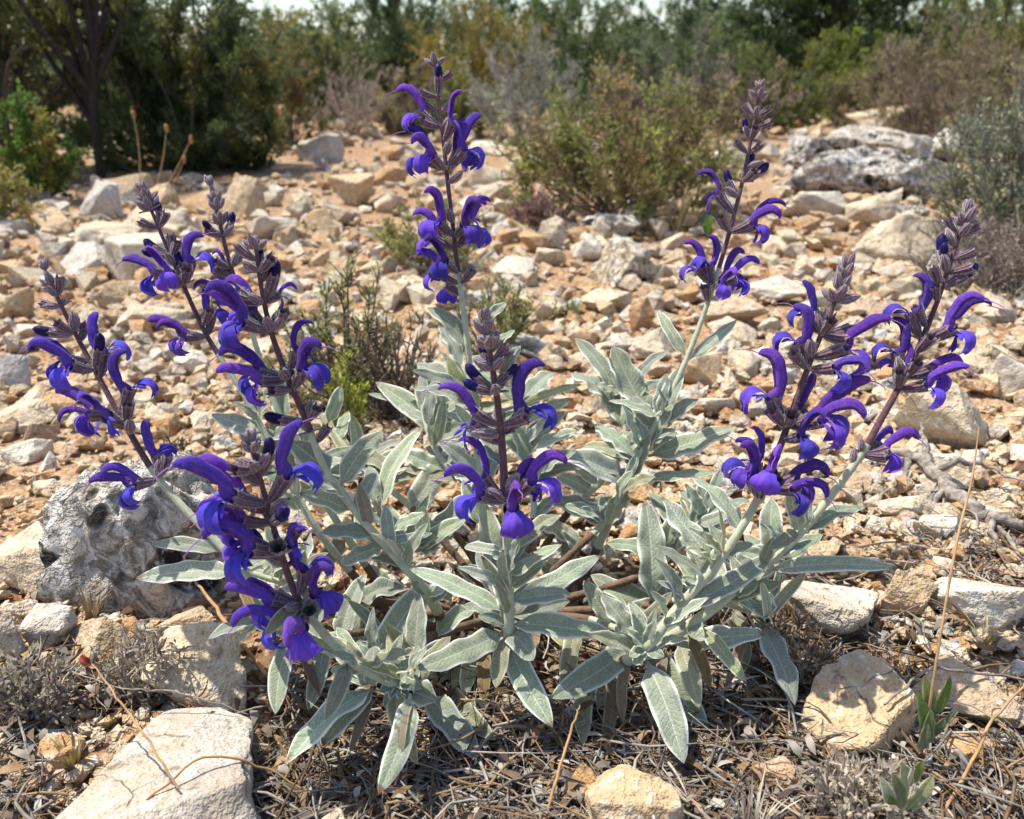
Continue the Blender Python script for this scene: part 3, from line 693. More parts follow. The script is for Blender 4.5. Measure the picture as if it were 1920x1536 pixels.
def organ(st, i, az, mesh, name, size, tilt=0., jit=.1):
    o, path = st; p = Vector(path[i]); t = Vector(path[min(i+1, len(path)-1)])-Vector(path[max(i-1, 0)]); t.normalize()
    e1 = (RGT-t*RGT.dot(t)).normalized(); e2 = (FWD-t*FWD.dot(t)).normalized()
    a = math.radians(az); out = e1*math.cos(a)+e2*math.sin(a)
    up = (t*.8+Vector((0, 0, 1))*.5).normalized()
    x = (out+up*math.tan(math.radians(tilt)+random.uniform(-jit, jit))).normalized(); z = (up-x*up.dot(x)).normalized(); y = z.cross(x)
    ch = link(name, mesh, o)
    R = Matrix((x, y, z)).transposed().to_4x4()
    R = R @ Matrix.Rotation(random.uniform(-.18, .18), 4, 'X')
    ch.matrix_basis = Matrix.Translation(p-SAGE_BASE+x*.0006) @ R @ Matrix.Scale(size, 4)
    return ch
def whorl(st, px, py, spec, scale=1.):
    """spec: letters with azimuth; F flower+calyx, D dark bud, C spent/young calyx, B small closed calyx"""
    i = near_on(st[1], px, py)
    for s in spec:
        k, az = s[0], s[1]; tl = s[2] if len(s) > 2 else 0; sz = FL*scale*(s[3] if len(s) > 3 else 1)*random.uniform(.95, 1.06)
        ii = max(1, min(len(st[1])-2, i+random.choice((0, 0, 0, 1, -1)) if len(spec) > 4 else i))
        if k == 'F':
            fm = random.choice(FLOWERS) if random.random() > .12 else random.choice(WILT); c = organ(st, ii, az, random.choice(CAL), 'calyx', sz, tl); 
            f = organ(st, ii, az, fm, 'flower', sz, tl); f.matrix_basis = c.matrix_basis.copy()
        elif k == 'D': organ(st, ii, az, random.choice(BUD), 'bud', sz*1.0, tl)
        elif k == 'C': organ(st, ii, az, random.choice(CAL if random.random() < .6 else CLO), 'calyx', sz*.9, tl)
        elif k == 'B': organ(st, ii, az, random.choice(CLO), 'young_calyx', sz*.74, tl+8)
    for az in (random.uniform(150, 210), random.uniform(-30, 30)): organ(st, i, az, random.choice(BRA), 'bract', FL*scale*.72, -22)
def spike_tip(st, stations, s0=1., s1=.6, per=5):
    """crowded young calyces along the last stations of a spike"""
    for q, (px, py) in enumerate(stations):
        k = q/max(1, len(stations)-1); i = near_on(st[1], px, py); a0 = random.uniform(0, 360)
        for j in range(per):
            az = a0+j*360/per+random.uniform(-12, 12); sz = FL*(s0+(s1-s0)*k)*random.uniform(.85, 1.1)
            organ(st, max(1, i), az, random.choice(CLO), 'young_calyx', sz*random.uniform(.6, .86), 8+30*k, .28)
        for j in range(2): organ(st, max(1, i), a0+90+j*180, random.choice(BRA), 'bract', FL*(s0+(s1-s0)*k)*.62, 5+30*k)
    n = len(st[1])-1
    for j in range(4): organ(st, n-1, j*90+20, random.choice(CLO), 'young_calyx', FL*s1*.6, 58, .25)

S = {}
# the tall spike at the back
S['T1'] = stem('flower_stem', [(905, 960), (890, 800), (876, 640), (862, 530), (846, 400), (830, 255), (812, 96)], .60, .07, .0026, .0011, (865, 530))
st = S['T1']
whorl(st, 865, 522, [('F', 182), ('F', 236, -8), ('C', 338, 10), ('C', 15, 10), ('F', 120)], .95)
whorl(st, 852, 432, [('F', 178, 4), ('F', 222), ('F', 2, 6), ('F', 35, 12), ('F', 310, -20), ('C', 270)], 1.)
whorl(st, 842, 312, [('F', 180, 4), ('F', 226), ('F', 0, 8), ('F', 48, 22), ('C', 330, -5), ('C', 300)], 1.)
whorl(st, 828, 248, [('F', 178, 8), ('F', 322, 14), ('C', 200, -12), ('C', 340, -5), ('C', 90)], .95)
whorl(st, 822, 182, [('D', 165, 12), ('D', 285, 38), ('C', 15, 8), ('C', 200, -20), ('C', 345, -15)], .85)
spike_tip(st, [(816, 136)], .9, .7, 4)
# spike to the right at the back
S['T2'] = stem('flower_stem', [(1150, 960), (1182, 880), (1235, 785), (1288, 672), (1338, 535), (1385, 370), (1412, 240), (1428, 150)], .62, .06, .0026, .0011, (1340, 540))
st = S['T2']
whorl(st, 1340, 530, [('F', 176, 6), ('F', 200, 22, .9), ('F', 2, 4), ('F', 30, 18), ('F', 285, -20, .8), ('C', 240)], .95)
whorl(st, 1374, 422, [('F', 178, 8, 1.1), ('F', 336, 0), ('F', 0, 4, 1.05), ('C', 220), ('C', 120)], 1.02)
whorl(st, 1394, 340, [('D', 168, 22), ('D', 5, 12), ('D', 60, 40), ('C', 300), ('C', 200, -15), ('C', 340, -12)], .92)
whorl(st, 1405, 272, [('D', 160, 30, .85), ('C', 20, 12), ('C', 200), ('C', 345, -5), ('C', 270)], .82)
whorl(st, 1416, 222, [('C', 165, 15), ('C', 10, 10), ('B', 270), ('B', 90)], .8)
spike_tip(st, [(1422, 188), (1426, 166)], .8, .55, 5)
# outermost spike on the left
S['L1'] = stem('flower_stem', [(520, 1140), (420, 1030), (305, 908), (232, 792), (180, 698), (128, 600), (84, 508)], .53, .055, .0025, .0011, (305, 908))
st = S['L1']
whorl(st, 302, 902, [('F', 184, -4), ('F', 215, -14, .85), ('F', 62, 40, .9), ('C', 330), ('C', 20, 10)], .95)
whorl(st, 230, 792, [('F', 168, 6), ('F', 192, -2), ('F', 268, -8), ('F', 14, 12), ('C', 300, -10), ('C', 330)], 1.)
whorl(st, 180, 700, [('F', 176, 0, 1.05), ('F', 236, -4), ('F', 20, 30), ('D', 330, 5), ('C', 90)], 1.)
whorl(st, 142, 626, [('D', 190, 0, 1.05), ('C', 240), ('C', 330, 12), ('C', 10, 25), ('C', 60, 20), ('C', 215, -15)], .88)
whorl(st, 114, 578, [('C', 185, 5), ('C', 200, -10), ('C', 15, 28), ('C', 340, 15), ('B', 270), ('B', 90)], .8)
spike_tip(st, [(96, 540), (86, 516)], .85, .65, 5)
# two spikes standing together behind it
S['L2'] = stem('flower_stem', [(600, 1000), (535, 890), (485, 790), (440, 712), (388, 630), (344, 535), (305, 445), (270, 362)], .585, .06, .0025, .0011, (420, 690))
st = S['L2']
whorl(st, 386, 640, [('F', 180, 2), ('F', 208, -6, .9), ('F', 50, 30, .9), ('C', 200, -16), ('C', 340)], .95)
whorl(st, 338, 545, [('F', 176, 2), ('F', 262, 4, .9), ('F', 4, 22), ('C', 320), ('C', 210, -14), ('D', 60, 45)], .98)
whorl(st, 318, 482, [('D', 168, 15), ('D', 200, -5, .8), ('C', 30, 40, 1.1), ('C', 0, 14), ('C', 340, -5), ('C', 270)], .85)
whorl(st, 297, 436, [('C', 176, 8, 1.05), ('D', 20, 38, .85), ('C', 350, 10), ('B', 100)], .82)
whorl(st, 282, 398, [('B', 180), ('B', 10), ('B', 90), ('B', 270), ('B', 225)], .95)
spike_tip(st, [(276, 380), (271, 364)], .95, .75, 5)
S['L3'] = stem('flower_stem', [(620, 960), (560, 860), (510, 740), (465, 600), (430, 490), (415, 430), (396, 350)], .595, .07, .0024, .0011, (470, 640))
st = S['L3']
whorl(st, 452, 560, [('F', 184), ('C', 220), ('C', 330), ('F', 140, 20, .9)], .9)
whorl(st, 434, 498, [('F', 150, 24, .85), ('C', 188, 5), ('C', 230), ('C', 350, 10), ('C', 20, 10)], .85)
whorl(st, 420, 448, [('C', 190, 0), ('D', 20, 26, .9), ('D', 220, 5, .8), ('C', 345, 0)], .82)
spike_tip(st, [(411, 418), (406, 396), (401, 374), (397, 356)], .85, .65, 5)
# inner left spike
S['L4'] = stem('flower_stem', [(800, 1110), (740, 1042), (680, 975), (612, 885), (575, 790), (536, 700), (508, 620), (490, 540), (478, 446)], .505, .05, .0030, .0012, (592, 822))
st = S['L4']
whorl(st, 590, 815, [('D', 195, -6, 1.15), ('C', 175, 30), ('C', 15, 10), ('C', 40, 26), ('C', 330)], .9)
whorl(st, 540, 712, [('F', 178, 4, 1.05), ('F', 200, -12, .95), ('F', 330, 2, 1.05), ('F', 15, 18), ('C', 230, -10), ('C', 275)], 1.0)
whorl(st, 508, 628, [('F', 188, 2, 1.05), ('F', 226, -4, 1.1), ('F', 160, 24, .95), ('C', 350, 5), ('C', 20, 20), ('C', 330, -5), ('C', 275)], 1.02)
whorl(st, 494, 560, [('D', 20, 34, 1.1), ('C', 180, 5, 1.1), ('C', 200, -8, 1.1), ('C', 230), ('F', 45, -10, .7)], .95)
whorl(st, 484, 505, [('C', 178, 8), ('C', 215), ('C', 10, 15), ('C', 330), ('D', 90, 30, .8), ('C', 40, 20)], .9)
spike_tip(st, [(480, 478), (479, 458)], .85, .7, 5)
# front left spike leaning to the viewer
S['A'] = stem('flower_stem', [(740, 1282), (660, 1240), (602, 1182), (556, 1118), (522, 1020), (494, 920), (470, 832)], .435, .035, .0029, .0012, (572, 1148))
st = S['A']
whorl(st, 562, 1130, [('F', 190, -4), ('F', 214, -14), ('F', 262, -26), ('F', 8, 22, 1.05), ('F', 332, -6), ('F', 165, 10, .9), ('C', 300, -10), ('C', 240, -10)], 1.0)
whorl(st, 524, 1042, [('F', 186, 0, 1.05), ('F', 228, -6, 1.1), ('F', 330, -4, .75), ('C', 280), ('F', 160, 8, .9), ('C', 20, 10)], 1.05)
whorl(st, 503, 955, [('F', 172, 8, 1.05), ('F', 222, 0, 1.15), ('F', 12, 18, 1.1), ('D', 310, -6, .9), ('C', 350), ('C', 120), ('F', 200, -14, .9)], 1.08)
whorl(st, 486, 900, [('D', 20, 26, .95), ('C', 180, 2), ('C', 225, -4), ('C', 340, 5), ('C', 275), ('C', 205, 20)], .92)
spike_tip(st, [(480, 872), (475, 852), (471, 836)], 1., .7, 6)
# middle front spike
S['B'] = stem('flower_stem', [(954, 1185), (953, 1060), (948, 950), (941, 830), (931, 740), (918, 660), (904, 592)], .465, .05, .0031, .0012, (948, 965))
st = S['B']
whorl(st, 946, 930, [('F', 163, 18, 1.0), ('F', 204, -8, 1.), ('F', 284, -12, 1.), ('F', 350, 4, 1.1), ('F', 22, 26, .8), ('C', 330, 10), ('C', 215, 5), ('C', 90)], 1.05)
whorl(st, 940, 820, [('F', 170, 14, 1.05), ('F', 6, 14, 1.1), ('C', 196, -16, 1.1), ('C', 344, -18), ('C', 90), ('C', 180, 0)], 1.08)
whorl(st, 932, 738, [('D', 168, 14), ('D', 202, -8, .85), ('D', 30, 22, .85), ('C', 270), ('D', 350, 5, .7)], .92)
whorl(st, 922, 690, [('C', 175, 6), ('C', 350, 8), ('C', 220), ('C', 310), ('D', 120, 30, .8), ('C', 30, 16)], .88)
spike_tip(st, [(915, 650), (910, 622), (906, 600)], 1., .75, 6)
# right front spike
S['R1'] = stem('flower_stem', [(1210, 1215), (1262, 1150), (1340, 1062), (1405, 965), (1450, 870), (1488, 765), (1522, 670), (1562, 575), (1592, 484)], .49, .045, .0030, .0012, (1418, 945))
st = S['R1']
whorl(st, 1437, 908, [('F', 172, 14, .95), ('F', 205, -10, .85), ('F', 252, -14, .9), ('F', 2, 6, 1.05), ('F', 330, -8, 1.), ('F', 130, 26, .9), ('C', 230), ('C', 285), ('C', 150, 20)], 1.02)
whorl(st, 1478, 792, [('F', 176, 10, 1.1), ('F', 332, 2, 1.1), ('F', 4, 12, 1.1), ('F', 300, -16, .8), ('C', 210, -10), ('C', 260), ('F', 60, 20, .9)], 1.08)
whorl(st, 1513, 695, [('F', 158, 26, .95), ('F', 345, 8, 1.1), ('F', 320, -12, .95), ('C', 200, -5), ('C', 240), ('C', 90)], 1.02)
whorl(st, 1546, 618, [('F', 172, 6, .8), ('C', 10, 0, 1.3), ('C', 340, -18, 1.1), ('C', 190, 20), ('C', 270), ('C', 160, 40)], .95)
spike_tip(st, [(1566, 566), (1573, 543), (1580, 520), (1587, 498)], 1., .75, 6)
# outermost spike on the right
S['R2'] = stem('flower_stem', [(1285, 1178), (1390, 1098), (1500, 1000), (1608, 862), (1650, 790), (1702, 695), (1748, 590), (1788, 475), (1818, 384)], .535, .045, .0029, .0012, (1620, 852))
st = S['R2']
whorl(st, 1622, 850, [('F', 12, 16, .95), ('F', 40, 30, .85), ('C', 350, -5), ('C', 165, 30, .9), ('C', 200, 15, .8)], .95)
whorl(st, 1690, 730, [('F', 168, 16, .95), ('F', 150, 30, .75), ('F', 328, -2, .95), ('F', 4, 12, 1.05), ('C', 200, 4), ('C', 235, -6), ('C', 270)], 1.0)
whorl(st, 1735, 628, [('F', 170, 16, 1.05), ('F', 325, 4, 1.), ('F', 4, 12, 1.1), ('C', 200, -6), ('C', 150, 20), ('C', 270)], 1.02)
whorl(st, 1764, 548, [('D', 160, 30, 1.05), ('D', 12, 26, 1.05), ('C', 192, 5), ('C', 340, -5), ('C', 230, -8), ('D', 200, 18, .8)], .95)
whorl(st, 1782, 488, [('C', 172, 18), ('C', 10, 14), ('C', 345, 4), ('C', 220), ('C', 120)], .92)
whorl(st, 1796, 448, [('C', 176, 12), ('C', 8, 16), ('C', 270), ('B', 90)], .88)
spike_tip(st, [(1806, 420), (1814, 398)], .95, .85, 5)

# leafy shoots that carry the rosettes
SHOOTS = [([(760, 1160), (715, 1240), (700, 1290)], .03), ([(952, 1100), (952, 1182)], .05), ([(1100, 1160), (1190, 1200), (1215, 1240)], .035),
          ([(850, 1000), (790, 1030), (745, 1010), (700, 940)], .08), ([(880, 900), (870, 800), (872, 690)], .10), ([(1050, 980), (1130, 900), (1170, 830), (1165, 740)], .09),
          ([(1080, 1030), (1140, 970), (1190, 880), (1225, 790)], .08), ([(1200, 1080), (1280, 1010), (1330, 960)], .07), ([(640, 1120), (520, 1090), (430, 1060)], .05),
          ([(1250, 1130), (1360, 1070), (1470, 1050)], .06), ([(780, 960), (680, 880), (620, 800)], .09), ([(900, 950), (820, 850), (790, 760)], .10), ([(1000, 980), (985, 850), (975, 740)], .10),
          ([(640, 1190), (560, 1190), (500, 1160)], .04), ([(1330, 1130), (1420, 1150), (1440, 1165)], .05), ([(800, 1200), (780, 1260), (770, 1300)], .04)]
SH = []
for pts, zz in SHOOTS:
    q = [G(*pts[0], zz*.5)]
    d0 = depth(G(*pts[0], zz*.5)); d1 = depth(G(*pts[-1], zz))
    if pts[-1][1] < pts[0][1]-60: d1 = min(d1, d0+.03)
    pp = [SAGE_BASE+Vector((0, 0, .002))]+[P(x, y, d0+(d1-d0)*k/(len(pts)-1)) for k, (x, y) in enumerate(pts)]
    for v in pp[1:]: v.z = max(v.z, .012)
    path = smooth_path(pp, 18); V, F = tube_arrays(path-SB, np.linspace(.0030, .0017, 18), 7)
    mi = [2 if i < 7*6 else 0 for i in range(len(F))]
    o = link('leafy_shoot', mesh_np('leafy_shoot', V, F, [M_STEMG, M_STEMP, M_WOOD], True, mi), sage); SH.append((o, path)); STEMS.append((o, path))

def leaf_mesh(base, tip, width, bow, nrm, fold, wav, seed, mat, curl=0):
    """one lanceolate leaf in plant space"""
    r = random.Random(seed); a = tip-base; L = a.length; a = a/L
    n = (nrm-a*nrm.dot(a)).normalized(); s = a.cross(n); nu, nv = 19, 9; V, uv = [], []
    ph = r.uniform(0, 6.28); fr = r.uniform(13, 21); tw = r.uniform(-.35, .35); ph2 = r.uniform(0, 6.28); side = r.uniform(-.05, .05)
    for i in range(nu):
        u = i/(nu-1); pet = min(1, max(0, (u-.03)/.20)); pet = pet*pet*(3-2*pet)
        w = width*.5*(.10+.90*pet)*max(0, 1-((max(u, .5)-.5)/.5)**2.3)**.80*(1 if u < .97 else .6) if u < 1 else width*.015
        c = base+a*(L*u)+n*(bow*L*4*u*(1-u))+n*(-curl*L*u**3)+s*(side*L*math.sin(math.pi*u))
        ang = tw*(u-.3); sn = s*math.cos(ang)+n*math.sin(ang); nn = n*math.cos(ang)-s*math.sin(ang)
        for j in range(nv):
            v = j/(nv-1)*2-1; av = abs(v)
            z = fold*av*w - .22*w*max(0, av-.72)/.28 + wav*w*av**2*math.sin(fr*u+ph+(1.7 if v > 0 else 0)) + .10*w*math.sin(6*u+ph2)
            V.append(tuple(c+sn*(v*w)+nn*z-SAGE_BASE)); uv.append((u, v*.5+.5))
    return mesh_np('leaf', V, grid_faces(nu, nv), mat, True, uv=uv)
nleaf = 0
def add_leaf(bx, by, tx, ty, w, dd=None, mat=None, snap=70, bow=None, bz=None, curl=0, nh=None):
    """photo pixels of the leaf's base and tip; joins the nearest stem"""
    global nleaf
    nleaf += 1; r = random.Random(nleaf*13)
    best = None
    for o, path in STEMS:
        i = near_on(path, bx, by); p = Vector(path[i]); v = p-CAM; d = v.dot(FWD)
        e = math.hypot(960+v.dot(RGT)/d*FPX-bx, 768-v.dot(UPV)/d*FPX-by)
        if best is None or e+d*40 < best[0]: best = (e+d*40, e, o, p, d)
    _, e, o, p, d = best
    b = P(bx, by, d) if bz is None else G(bx, by, bz)
    if e < snap: b0 = p.lerp(b, .35)
    else: b0 = b
    dy = ty-by; L = math.hypot(tx-bx, dy)
    if dd is None: dd = (-.030 if dy > 40 else (.012 if dy < -40 else -.004))*min(1.3, L/120)+r.uniform(-.008, .008)
    t = P(tx, ty, depth(b)+dd)
    k = 0
    while t.z < gzf(t.x, t.y)+.010 and k < 30: dd -= .006; t = P(tx, ty, depth(b)+dd); k += 1
    W = .92*w*depth(b.lerp(t, .5))/FPX
    nrm = nh if nh is not None else (Vector((0, -.55, 1))+Vector((r.uniform(-.45, .45), r.uniform(-.3, .3), 0)))
    m = mat or M_LEAF
    me = leaf_mesh(b0, t, W, (r.uniform(.02, .10) if bow is None else bow), nrm, r.uniform(.12, .50), r.uniform(.10, .34), nleaf, m, curl+r.choice((0, 0, .05, .12, -.04)))
    return link('leaf', me, o)
LV = [ # base x,y  tip x,y  width px
 (946,1152,768,1067,40),(960,1142,1125,1031,44),(940,1115,905,940,52),(963,1067,1026,980,30),(945,1062,920,1033,22),(962,1056,1020,1046,28),
 (962,1170,1156,1184,52),(942,1182,775,1257,54),(952,1185,1002,1240,46),(960,1212,1036,1364,54),(800,1296,900,1421,58),(768,1300,709,1490,50),
 (1190,1208,1030,1314,60),(1207,1240,1282,1428,64),(1225,1222,1326,1364,62),(1200,1240,1206,1186,32),(1245,1200,1434,1187,50),
 (1400,1172,1490,1322,60),(1250,1212,1342,1196,22),(1190,1200,1130,1113,46),(1150,1160,1094,1088,38),(1235,1150,1107,1080,44),(1218,1125,1208,938,58),
 (705,1230,808,1088,62),(765,1245,786,1112,46),(700,1225,646,1120,52),(640,1205,684,1072,42),(700,1262,704,1212,44),(735,1285,818,1312,62),(820,1205,892,1138,40),
 (672,1140,762,1098,46),(700,1292,532,1427,62),(705,1300,604,1388,40),(545,1190,518,1342,44),(600,1215,578,1332,36),(438,1086,258,1088,46),
 (405,1046,284,1020,32),(668,1270,618,1254,26),(470,1145,390,1198,32),(480,1150,441,1208,28),
 (520,828,397,776,46),(622,890,542,828,60),(605,785,640,722,28),(628,835,654,770,26),(650,905,714,806,46),(709,965,787,798,46),(764,980,832,858,52),(800,998,884,926,52),
 (850,838,704,716,48),(842,800,690,738,28),(862,720,781,684,46),(874,660,803,574,44),(852,695,822,612,30),(890,605,950,566,22),(905,672,962,612,22),
 (968,752,1036,696,42),(956,700,976,648,26),(880,860,798,839,34),(1135,735,1079,634,36),(1128,776,1076,692,46),(1212,778,1146,652,60),(1152,796,1166,716,46),
 (1195,705,1254,654,26),(1230,802,1182,742,42),(1240,800,1309,744,34),(1287,668,1232,576,24),(1298,680,1382,597,26),(1190,852,1117,792,40),
 (1170,888,1058,852,58),(1120,940,1044,888,42),(1140,990,1026,934,44),(1240,862,1378,806,54),(1215,905,1342,890,28),(1325,1042,1244,928,50),(1402,1008,1298,888,38),
 (1280,995,1218,918,38),(1515,1005,1622,951,34),(1440,1030,1448,932,46),(1495,995,1512,903,30),(1440,1075,1686,1060,36),(1440,1160,1412,1098,52),(1290,1150,1452,1040,42),
 (1330,1095,1290,1010,34),(1360,1050,1330,985,30),(1010,985,1040,930,30),(900,980,868,900,34),(985,850,1010,790,36),(1000,900,1090,870,34),(1060,960,1150,930,36),
 (650,960,560,925,38),(690,1010,600,1000,40),(720,1030,640,1060,38),(780,1035,826,1010,54),(760,1020,730,950,36),(700,950,690,870,34),(600,900,590,840,30),
 (540,1060,470,1010,34),(610,1150,570,1100,34),(860,1110,800,1060,34),(1060,1110,1010,1050,34),(1090,1040,1060,985,32),(1140,1060,1110,1000,36),(1180,1010,1160,930,36),
 (1250,1060,1260,985,34),(1300,1130,1240,1090,34),(1370,1120,1420,1090,36),(1470,1040,1540,1000,34),(820,900,760,850,36),(860,950,910,890,36),(930,880,905,810,34),
 (1000,830,1060,770,34),(1170,760,1135,690,30),(1225,770,1250,700,30),(860,1000,800,985,36),(740,1090,690,1060,36),(1210,1000,1270,960,36),(800,1130,850,1090,36)]
for a in LV: add_leaf(*a)
for a in [(838,1275,930,1388,46),(1112,1255,1094,1398,42),(1335,1200,1398,1280,34),(1060,1000,1080,1085,34),(860,1060,905,1090,34),(700,1120,640,1150,36),(1005,1160,1060,1210,30),(560,1130,500,1185,30),(1250,1080,1225,1135,34),
          (1480,985,1440,1030,30),(760,1120,815,1165,36),(1190,930,1140,985,40),(700,830,745,880,36),(880,1210,850,1290,38),(1010,970,1075,1010,40),(640,1010,590,1070,38),(900,1200,870,1310,40),(1080,1200,1060,1300,38),(1290,1220,1310,1330,40),(640,1250,610,1350,36),(740,1310,780,1430,42),(1170,1240,1120,1330,40),(1370,1170,1390,1270,38),(940,1195,930,1290,36)]: add_leaf(*a, mat=M_LEAFY)
for a in [(912,1200,906,1318,30),(1150,1265,1138,1392,30),(770,1320,745,1420,28),(1300,1215,1330,1285,26),(1015,1190,985,1290,24),(430,1100,480,1165,20),(850,1230,880,1340,26),(1060,1220,1085,1300,24),(690,1310,660,1400,22),(980,1210,1010,1330,22),(1180,1250,1165,1350,24),(1260,1240,1240,1340,22),(820,1290,840,1400,24),(560,1210,600,1300,22),(1380,1190,1360,1290,22)]:
    add_leaf(*a, mat=M_LEAFD, curl=.15)
# small leaves clasping the shoot bases
for a in [(1212,1212,1172,1180,26),(1214,1215,1228,1165,26),(1212,1218,1180,1232,24),(1212,1214,1246,1232,26),(1210,1212,1190,1248,26),(740,1282,712,1300,26),(742,1280,770,1262,26),(738,1282,742,1322,28),(745,1282,790,1290,28),(736,1278,716,1256,24),(742,1284,722,1330,26),(800,1112,770,1090,26),(800,1112,838,1100,26),(1286,1178,1262,1150,24),(1286,1178,1318,1172,26)]: add_leaf(*a, dd=-.008)
# inner leaves that fill each rosette
for st_ in STEMS:
    path = st_[1]; n = len(path); fl = n == 46
    for k in range(12 if fl else 14):
        i = int(n*random.uniform(.26, .46)) if fl else int(n*random.uniform(.45, .98)); p = path[min(i, n-1)]
        v = Vector(p)-CAM; d = v.dot(FWD); x = 960+v.dot(RGT)/d*FPX; y = 768-v.dot(UPV)/d*FPX
        if not (450 < x < 1500 and 640 < y < 1290): continue
        a = random.uniform(0, 6.28); L = random.uniform(40, 125)
        add_leaf(x, y, x+L*math.cos(a), y-L*.75*abs(math.sin(a))-15, min(L*.42, random.uniform(20, 38)), dd=random.uniform(-.03, .03), mat=random.choice((M_LEAF, M_LEAF, M_LEAF, M_LEAFY)))

# ------------------------------------------------------------------ shrubs and trees behind
def top_z(Y, top_py): return CAM_H + Y*math.tan(math.atan((768-top_py)/FPX)-PITCH)
def leaf_quads(p, d, L, W):
    """diamond leaves: positions (n,3), directions (n,3)"""
    n = len(p); d = d/(np.linalg.norm(d, axis=1)[:, None]+1e-9)
    r = rng.normal(size=(n, 3)); s = np.cross(d, r); s /= np.linalg.norm(s, axis=1)[:, None]+1e-9
    L = L*rng.uniform(.6, 1.25, (n, 1)); W = W*rng.uniform(.7, 1.2, (n, 1)); m = p+d*L*.5
    V = np.stack([p, m+s*W*.5, p+d*L, m-s*W*.5], 1).reshape(-1, 3)
    return V, np.arange(4*n).reshape(n, 4)
def shrub(name, label, cat, px, Y, wpx, top, cols, twig, nb=16, nt=10, nl=10, leaf=(.014, .006), dfac=.8, group=None, bare=.3, droop=0., up=.35, trunk=None, tw=1., spread=.25, stub=0):
    x0 = (px-960)/FPX*(Y*CP+CAM_H*SP); z0 = gzf(x0, Y); H = max(.05, top_z(Y, top)-z0); Wd = wpx/FPX*(Y*CP+.1)
    o = empty(name, (x0, Y, z0)); tag(o, label, cat, group)
    if Y > 1.9: nl = int(nl*1.9); leaf = (leaf[0]*1.2, leaf[1]*1.25)
    tb, fp, fd, fc = Bag(), [], [], []
    tcol = np.array(twig)
    tr = None
    if trunk:
        tpts = smooth_path([(0, 0, -.02), (random.uniform(-.05, .05), 0, H*.25), (random.uniform(-.08, .08), .03, H*.55), (random.uniform(-.1, .1), 0, H*.95)], 10)
        V, F = tube_arrays(tpts, np.linspace(trunk, trunk*.3, 10), 8); tr = mesh_np('trunk', V, F, M_TWIG, colr=np.broadcast_to(tcol, (len(V), 3))); link('trunk', tr, o)
    a0 = random.uniform(0, 6.28)
    for b in range(nb):
        th = a0+b*2.39996+random.uniform(-.3, .3); el = math.asin(min(.98, random.uniform(.05, 1)**.8)); rr = random.uniform(.72, 1.08)
        tip = np.array((math.cos(th)*math.cos(el)*Wd/2*rr, math.sin(th)*math.cos(el)*Wd/2*dfac*rr, H*rr*(.12+.88*math.sin(el)) if el < 1.2 else H*random.uniform(.85, 1.02)))
        if trunk: st = tpts[min(9, int(10*max(.05, tip[2]/H-.25)))]; 
        else: st = np.array((random.uniform(-.06, .06)*Wd, random.uniform(-.06, .06)*Wd, -.005))
        mid = st*.45+tip*.55+np.array((0, 0, -.10*H if not trunk else .05*H))+rng.normal(size=3)*.04*H
        path = smooth_path([st, mid, tip], 7); r0 = .010*H*tw+.0012
        V, F = tube_arrays(path, np.linspace(r0, r0*.25, 7), 5); tb.add(V, F, tcol*random.uniform(.7, 1.2))
        cb = np.array(cols[random.randrange(len(cols))])*random.uniform(.85, 1.5)
        ax = tip-mid
        for t in range(nt):
            u = bare+(1-bare)*random.random()**.7; k = min(5, int(u*6)); p = path[k]+(path[k+1]-path[k])*(u*6-k)
            dr = ax/(np.linalg.norm(ax)+1e-9)+rng.normal(size=3)*.75; dr[2] += up-droop; dr /= np.linalg.norm(dr)
            Lt = random.uniform(.5, 1.)*spread*min(H, Wd)*.8
            q = p+dr*Lt*.5+rng.normal(size=3)*Lt*.06; e = p+dr*Lt+np.array((0, 0, -droop*Lt*.3))
            V, F = tube_arrays(np.array([p, q, e]), [r0*.28+.0006, r0*.2+.0005, .0004], 3); tb.add(V, F, tcol*random.uniform(.7, 1.25))
            if nl:
                uu = rng.uniform(.12, 1.05, (nl, 1)); pp = p+(e-p)*uu+rng.normal(size=(nl, 3))*leaf[0]*.35
                dd = dr+rng.normal(size=(nl, 3))*.8; dd[:, 2] += .25
                fp.append(pp); fd.append(dd)
                fc.append(np.clip(cb*random.uniform(.8, 1.2)*rng.uniform(.75, 1.25, (nl, 1)), 0, .8))
    link('branches', tb.mesh('branches', M_TWIG), o)
    if nl:
        fp = np.concatenate(fp); V, F = leaf_quads(fp, np.concatenate(fd), leaf[0], leaf[1])
        me = mesh_np('foliage', V, F, M_FOLI, False, colr=np.repeat(np.concatenate(fc), 4, 0)); f = link('foliage', me, o); f['kind'] = 'stuff'
    return o
DK = [(.070, .092, .035), (.09, .11, .04), (.055, .075, .03), (.18, .17, .055)]
shrub('juniper_tree', 'dark green juniper tree with its crown reaching past a thin dark trunk', 'tree', 20, 3.15, 560, -330, DK, (.13, .105, .085), 46, 20, 24, (.020, .006), .7, bare=.15, trunk=.022, spread=.22)
shrub('juniper_tree', 'dark dense juniper bush shading the rubble beside the propped grey slab', 'tree', 360, 3.35, 500, -25, DK, (.13, .105, .085), 60, 20, 24, (.020, .0065), .8, bare=.05, spread=.24)
shrub('pine_tree', 'slender pine with a thin dark bare trunk rising through the junipers', 'tree', 190, 2.9, 330, -420, DK, (.035, .028, .024), 12, 12, 26, (.035, .0035), .8, bare=.4, trunk=.016, spread=.15)
shrub('green_shrub', 'small bright green shrub lit in front of the dark junipers', 'shrub', 78, 2.55, 150, 165, [(.13, .20, .04), (.10, .16, .035), (.22, .20, .05)], (.09, .07, .05), 16, 9, 14, (.016, .008), bare=.4)
